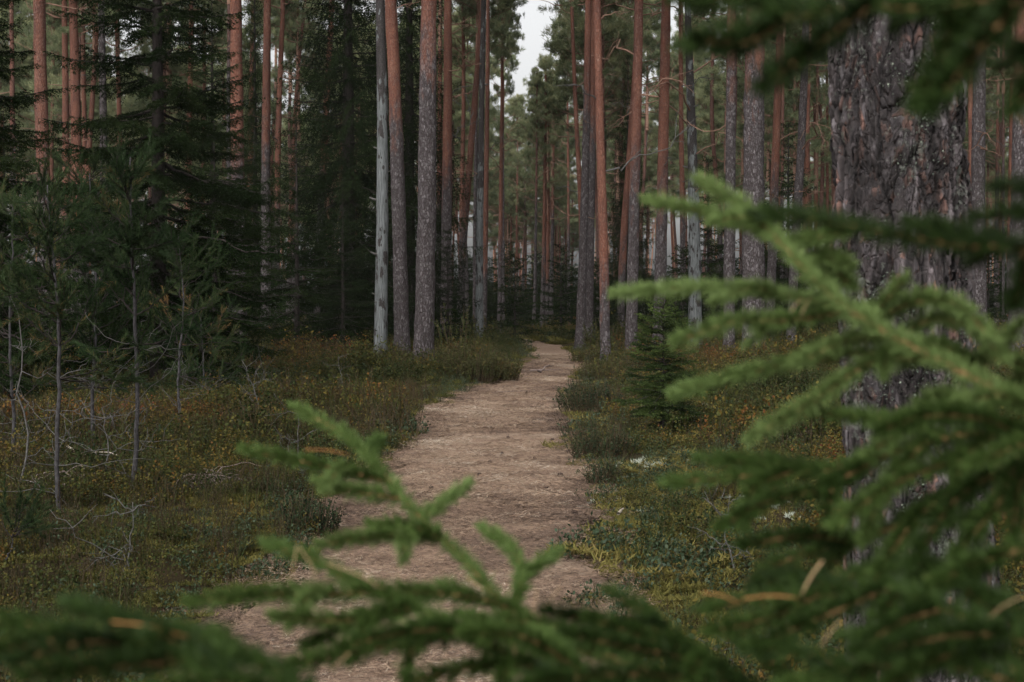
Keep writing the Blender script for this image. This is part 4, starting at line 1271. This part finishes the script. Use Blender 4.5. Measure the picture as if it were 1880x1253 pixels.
BIL = [tuft_leaf(400 + k, 20, .17, .15, .016, .010, [STEMG, LEAFM], 15) for k in range(4)]
LIN = [tuft_leaf(410 + k, 18, .10, .13, .017, .010, [STEMG, LINGM], 12) for k in range(3)]
HEA = [tuft_needle(420 + k, 22, .20, .13, .010, .0042, [STEM, HEATM]) for k in range(3)]
MOS = [tuft_blade(430 + k, 420, .034, .15, .0055, [MOSSM], 1.1) for k in range(3)]
GRA = [tuft_blade(440 + k, 22, .24, .06, .0032, [GRASM], .45) for k in range(3)]
LIC = [tuft_blade(450 + k, 150, .035, .05, .004, [LICHM], 1.2) for k in range(2)]
LIT = [litter(460 + k, 120, .17, .042, .0030, [NEEDM]) for k in range(4)]
TWI = [litter(470 + k, 6, .22, .12, .0035, [TWIGN]) for k in range(3)]

AL = {k: [[], [], [], []] for k in 'bil lin hea mos gra lic lit twi'.split()}


def put(k, x, y, s, t):
    for a, b in zip(AL[k], (x, y, np.broadcast_to(s, x.shape), np.broadcast_to(t, x.shape))): a.append(np.array(b))


for (d0, d1, dens, sz, sd_) in ((4.6, 13, 36, 1., 1), (13, 26, 20, 1.2, 2), (26, 48, 9, 1.7, 3), (48, 75, 2.6, 2.6, 4)):
    x, y = scatter(dens, d0, d1, 1., sd_)
    pdv = path_dist(x, y); left = x < path_l(y)
    edge = pdv + (noise2(x, y, .5, 11) - .5) * .5
    n1 = noise2(x, y, 2.2, 21); n2 = noise2(x, y, 1.1, 22); n3 = noise2(x, y, 4.5, 23); u = RNG.random(len(x))
    s = sz * (.7 + .6 * RNG.random(len(x)))
    clump = noise2(x, y, .55, 51) * .6 + noise2(x, y, 1.4, 52) * .4
    blob = noise2(x, y, 1.5, 53) > .66
    s = s * (.55 + .95 * clump) * np.where(blob, 1.45, 1.)
    ok = edge > .10
    mossy = np.clip(1.25 - edge / 1.6, 0, 1) * np.where(left, .35, 1.0) + np.where(n1 > .62, .35, 0)
    m = ok & (edge > .17) & (u < .52 + .4 * mossy)
    put('mos', x[m], y[m], np.maximum(s[m], .8 * sz) * 1.05, np.clip(.30 + .45 * n2[m] + .12 * RNG.normal(size=m.sum()) + np.where(left[m], -.02, .16), 0, 1))
    u = RNG.random(len(x))
    p_b = np.clip(.55 + .5 * (n1 - .5) - .45 * mossy + 1.1 * (clump - .5), .03, .95) * np.clip((edge - .1) * 2.5, 0, 1)
    m = ok & (u < p_b)
    put('bil', x[m], y[m], s[m] * np.clip(.55 + edge[m] * .5, .5, 1.15), np.clip(np.where(blob[m], -.06, .02) + .68 * n2[m] * n3[m] * 1.8 + .2 * (clump[m] - .4) + .17 * RNG.normal(size=m.sum()), 0, 1))
    u = RNG.random(len(x))
    m = ok & (u < np.clip(.22 + .5 * (n2 - .4), 0, .6)) & (edge > .15)
    put('lin', x[m], y[m], s[m], np.clip(.3 + .3 * n3[m] + .15 * RNG.normal(size=m.sum()), 0, 1))
    u = RNG.random(len(x))
    m = ok & (u < np.clip((n3 - .42) * 1.6, 0, .6) * np.where(left, 1, .55)) & (edge > .3)
    put('hea', x[m], y[m], s[m] * 1.05, np.clip(.25 + .5 * n1[m] + .15 * RNG.normal(size=m.sum()), 0, 1))
    u = RNG.random(len(x))
    m = ok & (u < .05 + .12 * (n1 > .6))
    put('gra', x[m], y[m], s[m], np.clip(.35 + .25 * RNG.normal(size=m.sum()), 0, 1))
    m = (edge > -.35) & (u > .86)
    put('twi', x[m], y[m], s[m] * .7, RNG.random(m.sum()))
    m = ok & (u > .93) & (n2 > .62) & ~left & (y < 26)
    put('lic', x[m], y[m], s[m] * .55, RNG.random(m.sum()))
# moss collar and litter on the path
for (d0, d1, dens, sz, sd_) in ((4.8, 12, 100, 1., 31), (10, 22, 75, 1.1, 32), (18, 45, 40, 1.4, 33)):
    global_n = 0
    x, y = scatter(dens, d0, d1, .3, sd_)
    bare = noise2(x * 1.0, y * .6, .55, 61) * .6 + noise2(x, y * .6, 1.6, 62) * .4
    m = (path_dist(x, y) < .22) & (bare + RNG.normal(size=len(x)) * .06 < .78); x, y = x[m], y[m]
    t = np.clip(.42 - .30 * (path_dist(x, y) > -.28) * (noise2(x, y, .5, 43) > .35) + .5 * (noise2(x, y * .5, .9, 44) - .5) + .30 * (noise2(x, y, .8, 41) - .5) + .26 * RNG.normal(size=len(x)), 0, 1)
    put('lit', x, y, sz * (.7 + .6 * RNG.random(len(x))), t)
for px, py, n in ((1190, 865, 26), (1312, 805, 30), (1250, 800, 14), (1425, 945, 22), (1290, 760, 18), (1150, 935, 8), (1500, 650, 20), (1110, 925, 5), (1265, 755, 12), (1180, 955, 6)):
    D = CAM_H * FPX / (py - 560.)
    put('lic', XD(px, D) + RNG.normal(size=n) * .14, D + RNG.normal(size=n) * .25, .7 + .6 * RNG.random(n), RNG.random(n))

for key, nm, lab, ms, lift in (('bil', 'bilberry_undergrowth', 'low green to rusty bilberry shrubs covering the forest floor', BIL, 0), ('lin', 'lingonberry_undergrowth', 'low glossy lingonberry sprigs on the forest floor', LIN, 0),
                               ('hea', 'heather_undergrowth', 'brown green heather covering the forest floor', HEA, 0), ('mos', 'moss_vegetation', 'yellow green moss carpet beside the path', MOS, 0),
                               ('gra', 'grass', 'thin pale grass blades among the shrubs', GRA, 0), ('lic', 'lichen_vegetation', 'whitish reindeer lichen in the moss right of the path', LIC, .01),
                               ('lit', 'needle_litter', 'fallen pine needles lying on the path', LIT, .008), ('twi', 'twig_litter', 'small fallen twigs on the forest floor', TWI, .03)):
    x, y, s, t = (np.concatenate(a) for a in AL[key])
    cover(nm, lab, ms, x, y, s, t, lift, .08 if key in ('lit',) else .18)

# far forest that reads as one mass
def far_forest():
    global RNG
    RNG = np.random.default_rng(19)
    ms = []
    for k in range(3):
        mb_tr, cr = FT[k][0], CROWNS[[0, 2, 3][k]]
        me = bpy.data.meshes.new('far_pine')
        import bmesh
        bm = bmesh.new(); bm.from_mesh(mb_tr)
        for f in bm.faces: f.material_index = 0
        nv = len(bm.verts)
        off = len(bm.faces); bm.from_mesh(cr); bm.faces.ensure_lookup_table(); bm.verts.ensure_lookup_table()
        for v in bm.verts[nv:] if False else list(bm.verts)[nv:]: v.co.z += 12.5
        for f in list(bm.faces)[off:]: f.material_index += 1
        bm.to_mesh(me); bm.free()
        for m_ in (FARBARK, LIMB, PNEED): me.materials.append(m_)
        ms.append(me)
    n = 110
    D = 158 + 110 * RNG.random(n); x = (RNG.random(n) * 2 - 1) * (.40 * D)
    k = ~((np.abs(x / D * FPX - 30) < 75) & (D < 195))
    cover('distant_forest', 'hazy pine forest closing the view far behind the trees', ms, x[k], D[k], .85 + .25 * RNG.random(k.sum()), RNG.random(k.sum()), 0, .02)
    n = 600
    D = 95 + 150 * RNG.random(n); x = (RNG.random(n) * 2 - 1) * (.40 * D)
    cover('distant_undergrowth', 'dark mass of young spruces low between the far trunks', [a[1] for a in SP_SMALL], x, D, 1.0 + 1.3 * RNG.random(n), RNG.random(n), 0, .02)


FARBARK = mat_simple('far_pine_bark', (.10, .055, .04), (.26, .13, .08), 8)
far_forest()

# ================================================================ the young spruce whose boughs reach across the front
class Bough:
    def __init__(self): self.w = MB(); self.n = MB()


def world(poly): return np.array([P(*p) if len(p) == 3 else np.array(p[:3]) for p in poly])


def fshoot(B, pts, r0, r1, tint, dens=5200, nl=.0134, nw=.0014, bare=0., width=1.):
    """one twig clothed in needles; pts are world points from its root to its tip"""
    L0 = np.sum(np.linalg.norm(np.diff(pts, axis=0), axis=1))
    c, L = resample(pts, max(int(L0 / .006), 8)); k = len(c)
    B.w.tube(c, np.linspace(r0, r1, k), 6, 0)
    n = int(L * dens)
    s = bare + (1 - bare) * RNG.random(n); s = np.concatenate([s, 1 - .02 * RNG.random(26)])
    j = np.minimum((s * (k - 1)).astype(int), k - 2)
    p = c[j] + (c[j + 1] - c[j]) * (s * (k - 1) - j)[:, None]
    t = unit(c[j + 1] - c[j])
    endk = np.clip((1 - s) * L / .012, 0, 1)
    ang = (.26 + .66 * endk) + RNG.normal(size=len(s)) * .23
    d = around(t, ang, RNG.random(len(s)) * 6.283); d[:, 2] += .22; d = unit(d)
    ln = nl * width * (.65 + .6 * RNG.random(len(s)))
    tt = np.clip(tint + RNG.normal(size=len(s)) * .10 + .12 * (s - .5), 0, 1)
    # slim three sided needles
    nn = len(s); v1 = RNG.normal(size=(nn, 3)); a = unit(np.cross(d, v1)); b = np.cross(d, a)
    r = nw * .5
    base = [p + r * a, p + r * (-.5 * a + .866 * b), p + r * (-.5 * a - .866 * b)]
    mid = p + d * (ln * .7)[:, None]
    v = np.stack(base + [mid + r * .8 * a, mid + r * .8 * (-.5 * a + .866 * b), mid + r * .8 * (-.5 * a - .866 * b), p + d * ln[:, None]], 1).reshape(-1, 3)
    i = np.arange(nn)[:, None] * 7
    tq = np.repeat(tt, 7)
    q = np.concatenate([i + np.array([[0, 1, 4, 3]]), i + np.array([[1, 2, 5, 4]]), i + np.array([[2, 0, 3, 5]])])
    B.n.add(v, q, 0, tq)
    base_i = B.n.n - len(v)
    tr = np.concatenate([i + np.array([[3, 4, 6]]), i + np.array([[4, 5, 6]]), i + np.array([[5, 3, 6]])])
    B.n.f.append(tr + base_i); B.n.m.append(np.zeros(len(tr), np.int32)); B.n.sm.append(np.zeros(len(tr), bool))
    return c


def autoshoots(B, c, tint, every=.055, lmax=.13, start=.15, fan=.9):
    """side shoots left and right of a twig, in the flat plane of the bough"""
    seg = np.linalg.norm(np.diff(c, axis=0), axis=1); s = np.concatenate([[0], np.cumsum(seg)]); L = s[-1]
    u = start * L; side = 1 if RNG.random() < .5 else -1
    while u < L * .93:
        p = np.array([np.interp(u, s, c[:, q]) for q in range(3)])
        j = min(np.searchsorted(s, u), len(c) - 2); t = unit(c[j + 1] - c[max(j - 1, 0)])
        sv = unit(np.cross(t, UP)) * side
        l = min(lmax, .03 + .38 * (L - u)) * (.65 + .5 * RNG.random())
        d = unit(t * .75 + sv * fan + UP * RNG.normal() * .18)
        fshoot(B, np.array([p, p + d * l * .5 + UP * .003, p + d * l + t * l * .15 - UP * .012]), .0014, .0008, np.clip(tint + RNG.normal() * .12, .05, .95))
        side = -side; u += every * (.7 + .6 * RNG.random())


def front_spruce():
    global RNG
    RNG = np.random.default_rng(501)
    TX, TY = 1.02, 1.22
    g = G(TX, TY)
    root = empty('young_spruce', (TX, TY, g), 'young spruce whose blurred green boughs reach across the front of the view', 'young tree')
    o = np.array([TX, TY, g])
    tk = trunk_mesh([(0, 0, -.1), (.01, .0, 1.2), (0, 0, 2.7)], lambda z: max(.036 * (1 - max(z, 0) / 2.8), .005), mats=[SPBARK], sides=14, dz=.08, seed=5)
    link('trunk', tk, root)
    boughs = [
        # (height on the trunk, tone, spine, [shoots])
        (1.02, .74, [(1480, 1335, 1.15), (1180, 1228, 1.2), (960, 1142, 1.27), (862, 1040, 1.32), (770, 950, 1.36), (712, 880, 1.40), (640, 805, 1.44), (540, 748, 1.48)],
         [[(712, 885, 1.40), (600, 858, 1.38), (455, 828, 1.36)], [(735, 915, 1.38), (660, 905, 1.37), (590, 888, 1.36)], [(770, 955, 1.36), (815, 925, 1.38), (858, 892, 1.41)],
          [(790, 985, 1.35), (700, 985, 1.30), (595, 1000, 1.26)], [(940, 1130, 1.27), (958, 1060, 1.30), (940, 1010, 1.33), (890, 975, 1.36)], [(950, 1075, 1.30), (985, 1040, 1.32), (1022, 1015, 1.34)],
          [(1000, 1160, 1.25), (900, 1105, 1.2), (760, 1088, 1.17), (600, 1092, 1.14), (470, 1092, 1.12), (358, 1106, 1.10)], [(1090, 1190, 1.22), (1010, 1150, 1.2), (890, 1140, 1.16)]]),
        (.98, .48, [(1400, 1345, 1.08), (1150, 1265, 1.1), (930, 1205, 1.12), (760, 1115, 1.15), (640, 1065, 1.17), (560, 1022, 1.2), (490, 1000, 1.22)],
         [[(1150, 1265, 1.1), (1060, 1262, 1.05), (900, 1290, 1.0)], [(930, 1205, 1.12), (870, 1165, 1.09), (760, 1160, 1.05), (640, 1185, 1.02)], [(1080, 1245, 1.1), (960, 1170, 1.07), (860, 1165, 1.04)], [(760, 1118, 1.15), (650, 1140, 1.12), (510, 1135, 1.08)], [(850, 1165, 1.13), (690, 1190, 1.08), (540, 1222, 1.05)], [(1000, 1225, 1.1), (880, 1225, 1.06), (760, 1250, 1.02)],
          [(960, 1212, 1.12), (930, 1170, 1.14), (850, 1130, 1.18)], [(1050, 1235, 1.1), (1030, 1190, 1.14), (985, 1160, 1.17)]]),
        (.95, .42, [(1560, 1345, 1.0), (1370, 1262, 1.03), (1270, 1190, 1.06), (1190, 1130, 1.09), (1120, 1085, 1.12)],
         [[(1440, 1290, 1.02), (1330, 1300, .98), (1180, 1275, .95)], [(1230, 1160, 1.08), (1150, 1150, 1.05), (1010, 1125, 1.02)], [(1480, 1310, 1.0), (1420, 1220, 1.03), (1350, 1170, 1.05)], [(1370, 1262, 1.03), (1240, 1205, 1.0), (1130, 1185, .98), (1050, 1165, .97)], [(1280, 1200, 1.06), (1180, 1170, 1.02), (1090, 1140, 1.0)], [(1400, 1275, 1.02), (1260, 1245, .98), (1120, 1240, .95), (980, 1255, .93)],]),
        (.90, .45, [(1050, 1440, .78), (720, 1340, .80), (470, 1262, .82), (260, 1190, .85), (100, 1155, .87), (-60, 1135, .88)],
         [[(430, 1250, .82), (340, 1190, .85), (240, 1145, .87), (130, 1112, .90)], [(330, 1215, .84), (220, 1225, .82), (60, 1240, .80)], [(150, 1165, .86), (60, 1185, .84), (-30, 1205, .82)],
          [(600, 1300, .81), (520, 1240, .83), (420, 1195, .85), (330, 1160, .87)], [(260, 1190, .85), (170, 1180, .83), (40, 1210, .81)], [(500, 1272, .82), (400, 1260, .8), (250, 1275, .78)]]),
        (1.36, .90, [(2050, 850, 1.06), (1880, 745, 1.10), (1700, 650, 1.15), (1560, 570, 1.19), (1440, 455, 1.24), (1385, 395, 1.26), (1287, 335, 1.29)],
         [[(1870, 742, 1.21), (1780, 735, 1.18), (1690, 770, 1.15), (1600, 830, 1.13)], [(1760, 682, 1.24), (1830, 640, 1.2), (1870, 600, 1.17)], [(1640, 618, 1.25), (1560, 625, 1.22), (1470, 665, 1.2)], [(1420, 440, 1.30), (1330, 400, 1.33), (1195, 370, 1.36)], [(1560, 570, 1.27), (1400, 537, 1.32), (1280, 530, 1.36), (1135, 540, 1.40)], [(1440, 455, 1.30), (1490, 440, 1.25), (1545, 430, 1.2)],
          [(1475, 490, 1.29), (1515, 472, 1.24), (1558, 488, 1.2)], [(1500, 515, 1.28), (1530, 500, 1.25), (1562, 525, 1.22)], [(1575, 580, 1.26), (1615, 565, 1.23), (1655, 518, 1.2)],
          [(1600, 592, 1.26), (1680, 556, 1.22), (1760, 562, 1.18), (1812, 612, 1.16)], [(1650, 622, 1.25), (1710, 588, 1.22), (1790, 605, 1.19), (1838, 655, 1.17)],
          [(1560, 572, 1.27), (1450, 590, 1.24), (1350, 592, 1.21), (1250, 625, 1.19)], [(1690, 648, 1.25), (1520, 652, 1.28), (1380, 684, 1.31), (1240, 722, 1.34)],
          [(1720, 662, 1.25), (1600, 668, 1.21), (1490, 740, 1.18), (1385, 802, 1.16)],
          [(1800, 700, 1.23), (1760, 650, 1.2), (1700, 630, 1.17)], [(1850, 730, 1.22), (1880, 680, 1.2), (1850, 655, 1.18)]]),
        (1.28, .55, [(2050, 880, 1.08), (1880, 800, 1.10), (1720, 808, 1.14), (1560, 858, 1.18), (1400, 872, 1.22), (1225, 886, 1.26)],
         [[(1880, 800, 1.1), (1800, 770, 1.07), (1700, 765, 1.05), (1620, 790, 1.03)], [(1700, 812, 1.14), (1620, 905, 1.1), (1590, 985, 1.08)], [(1740, 808, 1.13), (1640, 775, 1.17), (1500, 760, 1.2)], [(1830, 800, 1.11), (1740, 850, 1.08), (1640, 890, 1.06), (1540, 960, 1.04)], [(1520, 865, 1.19), (1420, 850, 1.22), (1290, 845, 1.25)], [(1600, 850, 1.17), (1500, 900, 1.14), (1400, 925, 1.12), (1330, 965, 1.10)],
          [(1450, 868, 1.2), (1380, 905, 1.17), (1370, 960, 1.15)]]),
        (1.20, .50, [(2050, 815, 1.02), (1880, 845, 1.05), (1760, 900, 1.08), (1650, 965, 1.11), (1520, 1005, 1.14), (1400, 1045, 1.17)],
         [[(1870, 848, 1.05), (1830, 930, 1.02), (1760, 1010, 1.0)], [(1900, 842, 1.05), (1870, 900, 1.02), (1860, 980, 1.0)], [(1560, 995, 1.13), (1480, 985, 1.1), (1370, 1000, 1.08)], [(1840, 860, 1.06), (1740, 935, 1.02), (1680, 1030, 1.0)], [(1655, 962, 1.11), (1700, 930, 1.13), (1750, 905, 1.15)], [(1690, 945, 1.1), (1760, 955, 1.12), (1830, 930, 1.14)],
          [(1700, 935, 1.1), (1640, 1010, 1.06), (1600, 1080, 1.04)]]),
        (1.12, .46, [(2050, 1010, .95), (1860, 1015, .98), (1700, 1062, 1.02), (1560, 1092, 1.06), (1430, 1098, 1.09), (1290, 1120, 1.12)],
         [[(1820, 1025, .99), (1780, 1090, .95), (1850, 1140, .93)], [(1640, 1078, 1.03), (1520, 1130, 1.0), (1400, 1180, .98)], [(1750, 1045, 1.01), (1640, 1040, 1.05), (1540, 1065, 1.08)], [(1690, 1065, 1.02), (1620, 1130, .98), (1600, 1200, .96)], [(1560, 1092, 1.06), (1460, 1060, 1.1), (1390, 1075, 1.13)], [(1500, 1096, 1.07), (1400, 1140, 1.04), (1310, 1160, 1.02)], [(1780, 1035, 1.0), (1690, 1110, .96), (1650, 1170, .94)],]),
        (1.05, .42, [(2050, 1220, .88), (1880, 1180, .9), (1760, 1130, .93), (1660, 1085, .96)],
         [[(1900, 1185, .9), (1850, 1110, .93), (1790, 1080, .95)], [(1850, 1165, .91), (1740, 1170, .88), (1620, 1195, .86)], [(1800, 1150, .92), (1750, 1200, .9), (1680, 1225, .89)], [(1730, 1120, .94), (1660, 1140, .92), (1580, 1190, .9)]]),
        (1.0, .48, [(2000, 1330, .88), (1800, 1235, .9), (1650, 1220, .93), (1520, 1240, .95), (1420, 1275, .97)],
         [[(1830, 1245, .9), (1760, 1190, .92), (1720, 1150, .94)], [(1560, 1235, .94), (1480, 1200, .97), (1380, 1190, .99)], [(1700, 1222, .92), (1600, 1275, .9), (1450, 1262, .88)], [(1700, 1222, .92), (1640, 1180, .95), (1560, 1170, .97)], [(1600, 1228, .94), (1560, 1260, .92), (1480, 1300, .9)], [(1880, 1265, .89), (1850, 1215, .91), (1800, 1190, .93)]]),
        (1.62, .30, [(2100, 440, .82), (1880, 455, .86), (1740, 448, .9), (1600, 425, .94), (1490, 402, .98), (1392, 394, 1.02)],
         [[(1880, 455, .86), (1880, 520, .84), (1862, 560, .82)], [(1830, 455, .87), (1760, 430, .9), (1680, 415, .92)],
          [(1930, 450, .85), (1880, 390, .87), (1805, 398, .89)], [(1950, 445, .85), (1910, 350, .87), (1842, 345, .89)]]),
        (1.88, .34, [(2080, -70, .70), (1880, -15, .73), (1720, 15, .76), (1560, 15, .79), (1400, 45, .82), (1262, 85, .85)],
         [[(1600, 12, .78), (1500, 85, .76), (1408, 155, .74)], [(1500, 25, .8), (1400, 8, .83), (1245, 0, .86)], [(1750, 12, .76), (1735, 100, .74), (1690, 185, .72)], [(1880, -15, .73), (1800, 90, .71), (1715, 190, .69)],
          [(1700, 15, .77), (1640, -15, .8), (1560, -30, .83)], [(1440, 38, .81), (1370, 80, .79), (1290, 75, .77)], [(1820, 0, .74), (1740, -20, .78), (1660, 40, .8)]]),
        (1.80, .30, [(2100, 20, .72), (1960, 50, .74), (1890, 90, .75), (1848, 118, .76)], [[(1960, 50, .74), (1930, 10, .76), (1860, 0, .78)], [(1900, 85, .75), (1900, 140, .73), (1870, 190, .72)]]),
    ]
    for hz, tone, spine, shoots in boughs:
        B = Bough()
        sp = world(spine)
        a = np.array([TX, TY, g + hz])
        pts = np.vstack([a, a + (sp[0] - a) * .5 + UP * .03, sp])
        # bare inner part, then needles
        n_in = 3
        inner, _ = resample(pts[:4], 20)
        c = fshoot(B, pts, .0075 if 1.3 < hz < 1.5 else .0065, .0011, tone, 3600 if hz > 1.3 and hz < 1.5 else 3300, bare=.12, width=1.15 if hz > 1.3 and hz < 1.5 else 1.)
        autoshoots(B, c, tone, .16, .07, .35)
        for sh in shoots:
            q = world(sh)
            cc = fshoot(B, q, .0018, .0009, np.clip(tone + RNG.normal() * .10, .1, .95))
            if np.linalg.norm(q[-1] - q[0]) > .12: autoshoots(B, cc, tone, .15, .045, .3)
        for m_ in (B.w, B.n):
            m_.v = [vv - o for vv in m_.v]
        b = link('branch', B.w.mesh('branch', [SHOOT]), root)
        link('needles', B.n.mesh('needles', [FNEED]), b)['kind'] = 'stuff'
    # boughs on the far side of the stem
    for k in range(9):
        B = Bough(); z = .5 + .22 * k; a_ = -1.5 + .33 * k * (1 if k % 2 else -1) * .7
        d = np.array([math.cos(a_), math.sin(a_) * .9, .1]); L = .75 - .06 * k
        p0 = np.array([0, 0, z])
        c = fshoot(B, np.array([p0, p0 + d * L * .5 + UP * .03, p0 + d * L - UP * .05]), .005, .001, .45, 1300, bare=.15)
        autoshoots(B, c, .45, .07, .2, .25)
        b = link('branch', B.w.mesh('branch', [SHOOT]), root)
        link('needles', B.n.mesh('needles', [FNEED]), b)['kind'] = 'stuff'


front_spruce()


def hung_needle(label, a, b, r=.0011, mat=None):
    """fallen pine needle caught on a bough"""
    r *= .42
    pa, pb = P(*a), P(*b)
    mid = (pa + pb) / 2 + UP * .002
    mb = MB(); c, _ = resample(np.array([pa, mid, pb]) - pa, 8)
    mb.tube(c, [r, r, r, r, r, r * .9, r * .7, r * .3], 6, 0)
    tag(link('pine_needle', mb.mesh('pine_needle', [mat or STRAW]), None, pa), label, 'pine needle')


STRAW = mat_simple('dry_needle_straw', (.15, .10, .052), (.27, .19, .105), 40, bump=0)
RUSTN = mat_simple('dry_needle_rust', (.15, .065, .025), (.26, .13, .05), 40, bump=0)
hung_needle('left needle of the straw coloured pair hanging on a bough left of the path', (545, 1003, 1.19), (535, 1072, 1.18))
hung_needle('right needle of the straw coloured pair hanging on a bough left of the path', (548, 1003, 1.19), (586, 1068, 1.18))
hung_needle('straw coloured needle lying along the bough right of the hanging pair', (600, 1035, 1.17), (705, 1082, 1.14))
hung_needle('long tan needle stuck diagonally below the raised central bough', (856, 1060, 1.27), (965, 1148, 1.2), .0016)
hung_needle('short straw needle standing beside the diagonal one at the lower middle', (986, 1082, 1.25), (975, 1150, 1.2))
hung_needle('straw needle slanting down from the right to meet the short upright one', (1030, 1078, 1.25), (985, 1142, 1.2))
hung_needle('straw needle slanting down left among the lowest middle boughs', (700, 1160, 1.08), (610, 1228, 1.05), .0014)
hung_needle('short upright straw needle at the bottom middle', (938, 1165, 1.1), (948, 1215, 1.08), .0016)
hung_needle('orange needle lying on the upper left bough tip', (560, 826, 1.35), (642, 836, 1.36), .0016, RUSTN)
hung_needle('orange brown needle on the dark bough in the lower left corner', (205, 1142, .86), (345, 1170, .84), .0014, RUSTN)
hung_needle('left of two pinkish needles crossing the middle right bough', (1452, 572, 1.24), (1478, 548, 1.24), .0013)
hung_needle('right of two pinkish needles crossing the middle right bough', (1470, 582, 1.24), (1490, 545, 1.24), .0013)
hung_needle('yellow needle hanging from the yellowed shoot left of the old pine foot', (1510, 1030, 1.05), (1470, 1095, 1.04), .0022, STRAW)
hung_needle('orange needle lying flat along the lower right bough', (1290, 1088, 1.07), (1362, 1110, 1.05), .0013, RUSTN)
hung_needle('long rusty needle running right along the lower right bough', (1365, 1100, 1.05), (1465, 1098, 1.03), .0016, RUSTN)
hung_needle('pale brown needle hanging in front of the old pine foot', (1685, 1100, .95), (1722, 1148, .94), .002)
hung_needle('straw needle slanting left near the bottom right', (1545, 1140, .95), (1505, 1190, .93), .0012)
hung_needle('straw needle at the right border near the bottom', (1880, 1095, .92), (1815, 1135, .9), .0012)


# the damp air of the forest: one box of thin even haze round everything
def haze_box():
    mb = MB()
    v = [(x, y, z) for z in (-3, 34) for y in (-30, 560) for x in (-470, 470)]
    mb.add(v, [[0, 2, 3, 1], [4, 5, 7, 6], [0, 1, 5, 4], [2, 6, 7, 3], [0, 4, 6, 2], [1, 3, 7, 5]])
    m = bpy.data.materials.new('haze'); m.use_nodes = True
    t = m.node_tree; t.nodes.remove(t.nodes['Principled BSDF'])
    pv = t.nodes.new('ShaderNodeVolumePrincipled')
    pv.inputs['Color'].default_value = (.93, .95, .92, 1); pv.inputs['Density'].default_value = .0001; pv.inputs['Anisotropy'].default_value = .0
    t.links.new(pv.outputs[0], t.nodes['Material Output'].inputs['Volume'])
    tag(link('haze', mb.mesh('haze', [m])), 'thin pale haze between the far trees', kind='stuff')


haze_box()
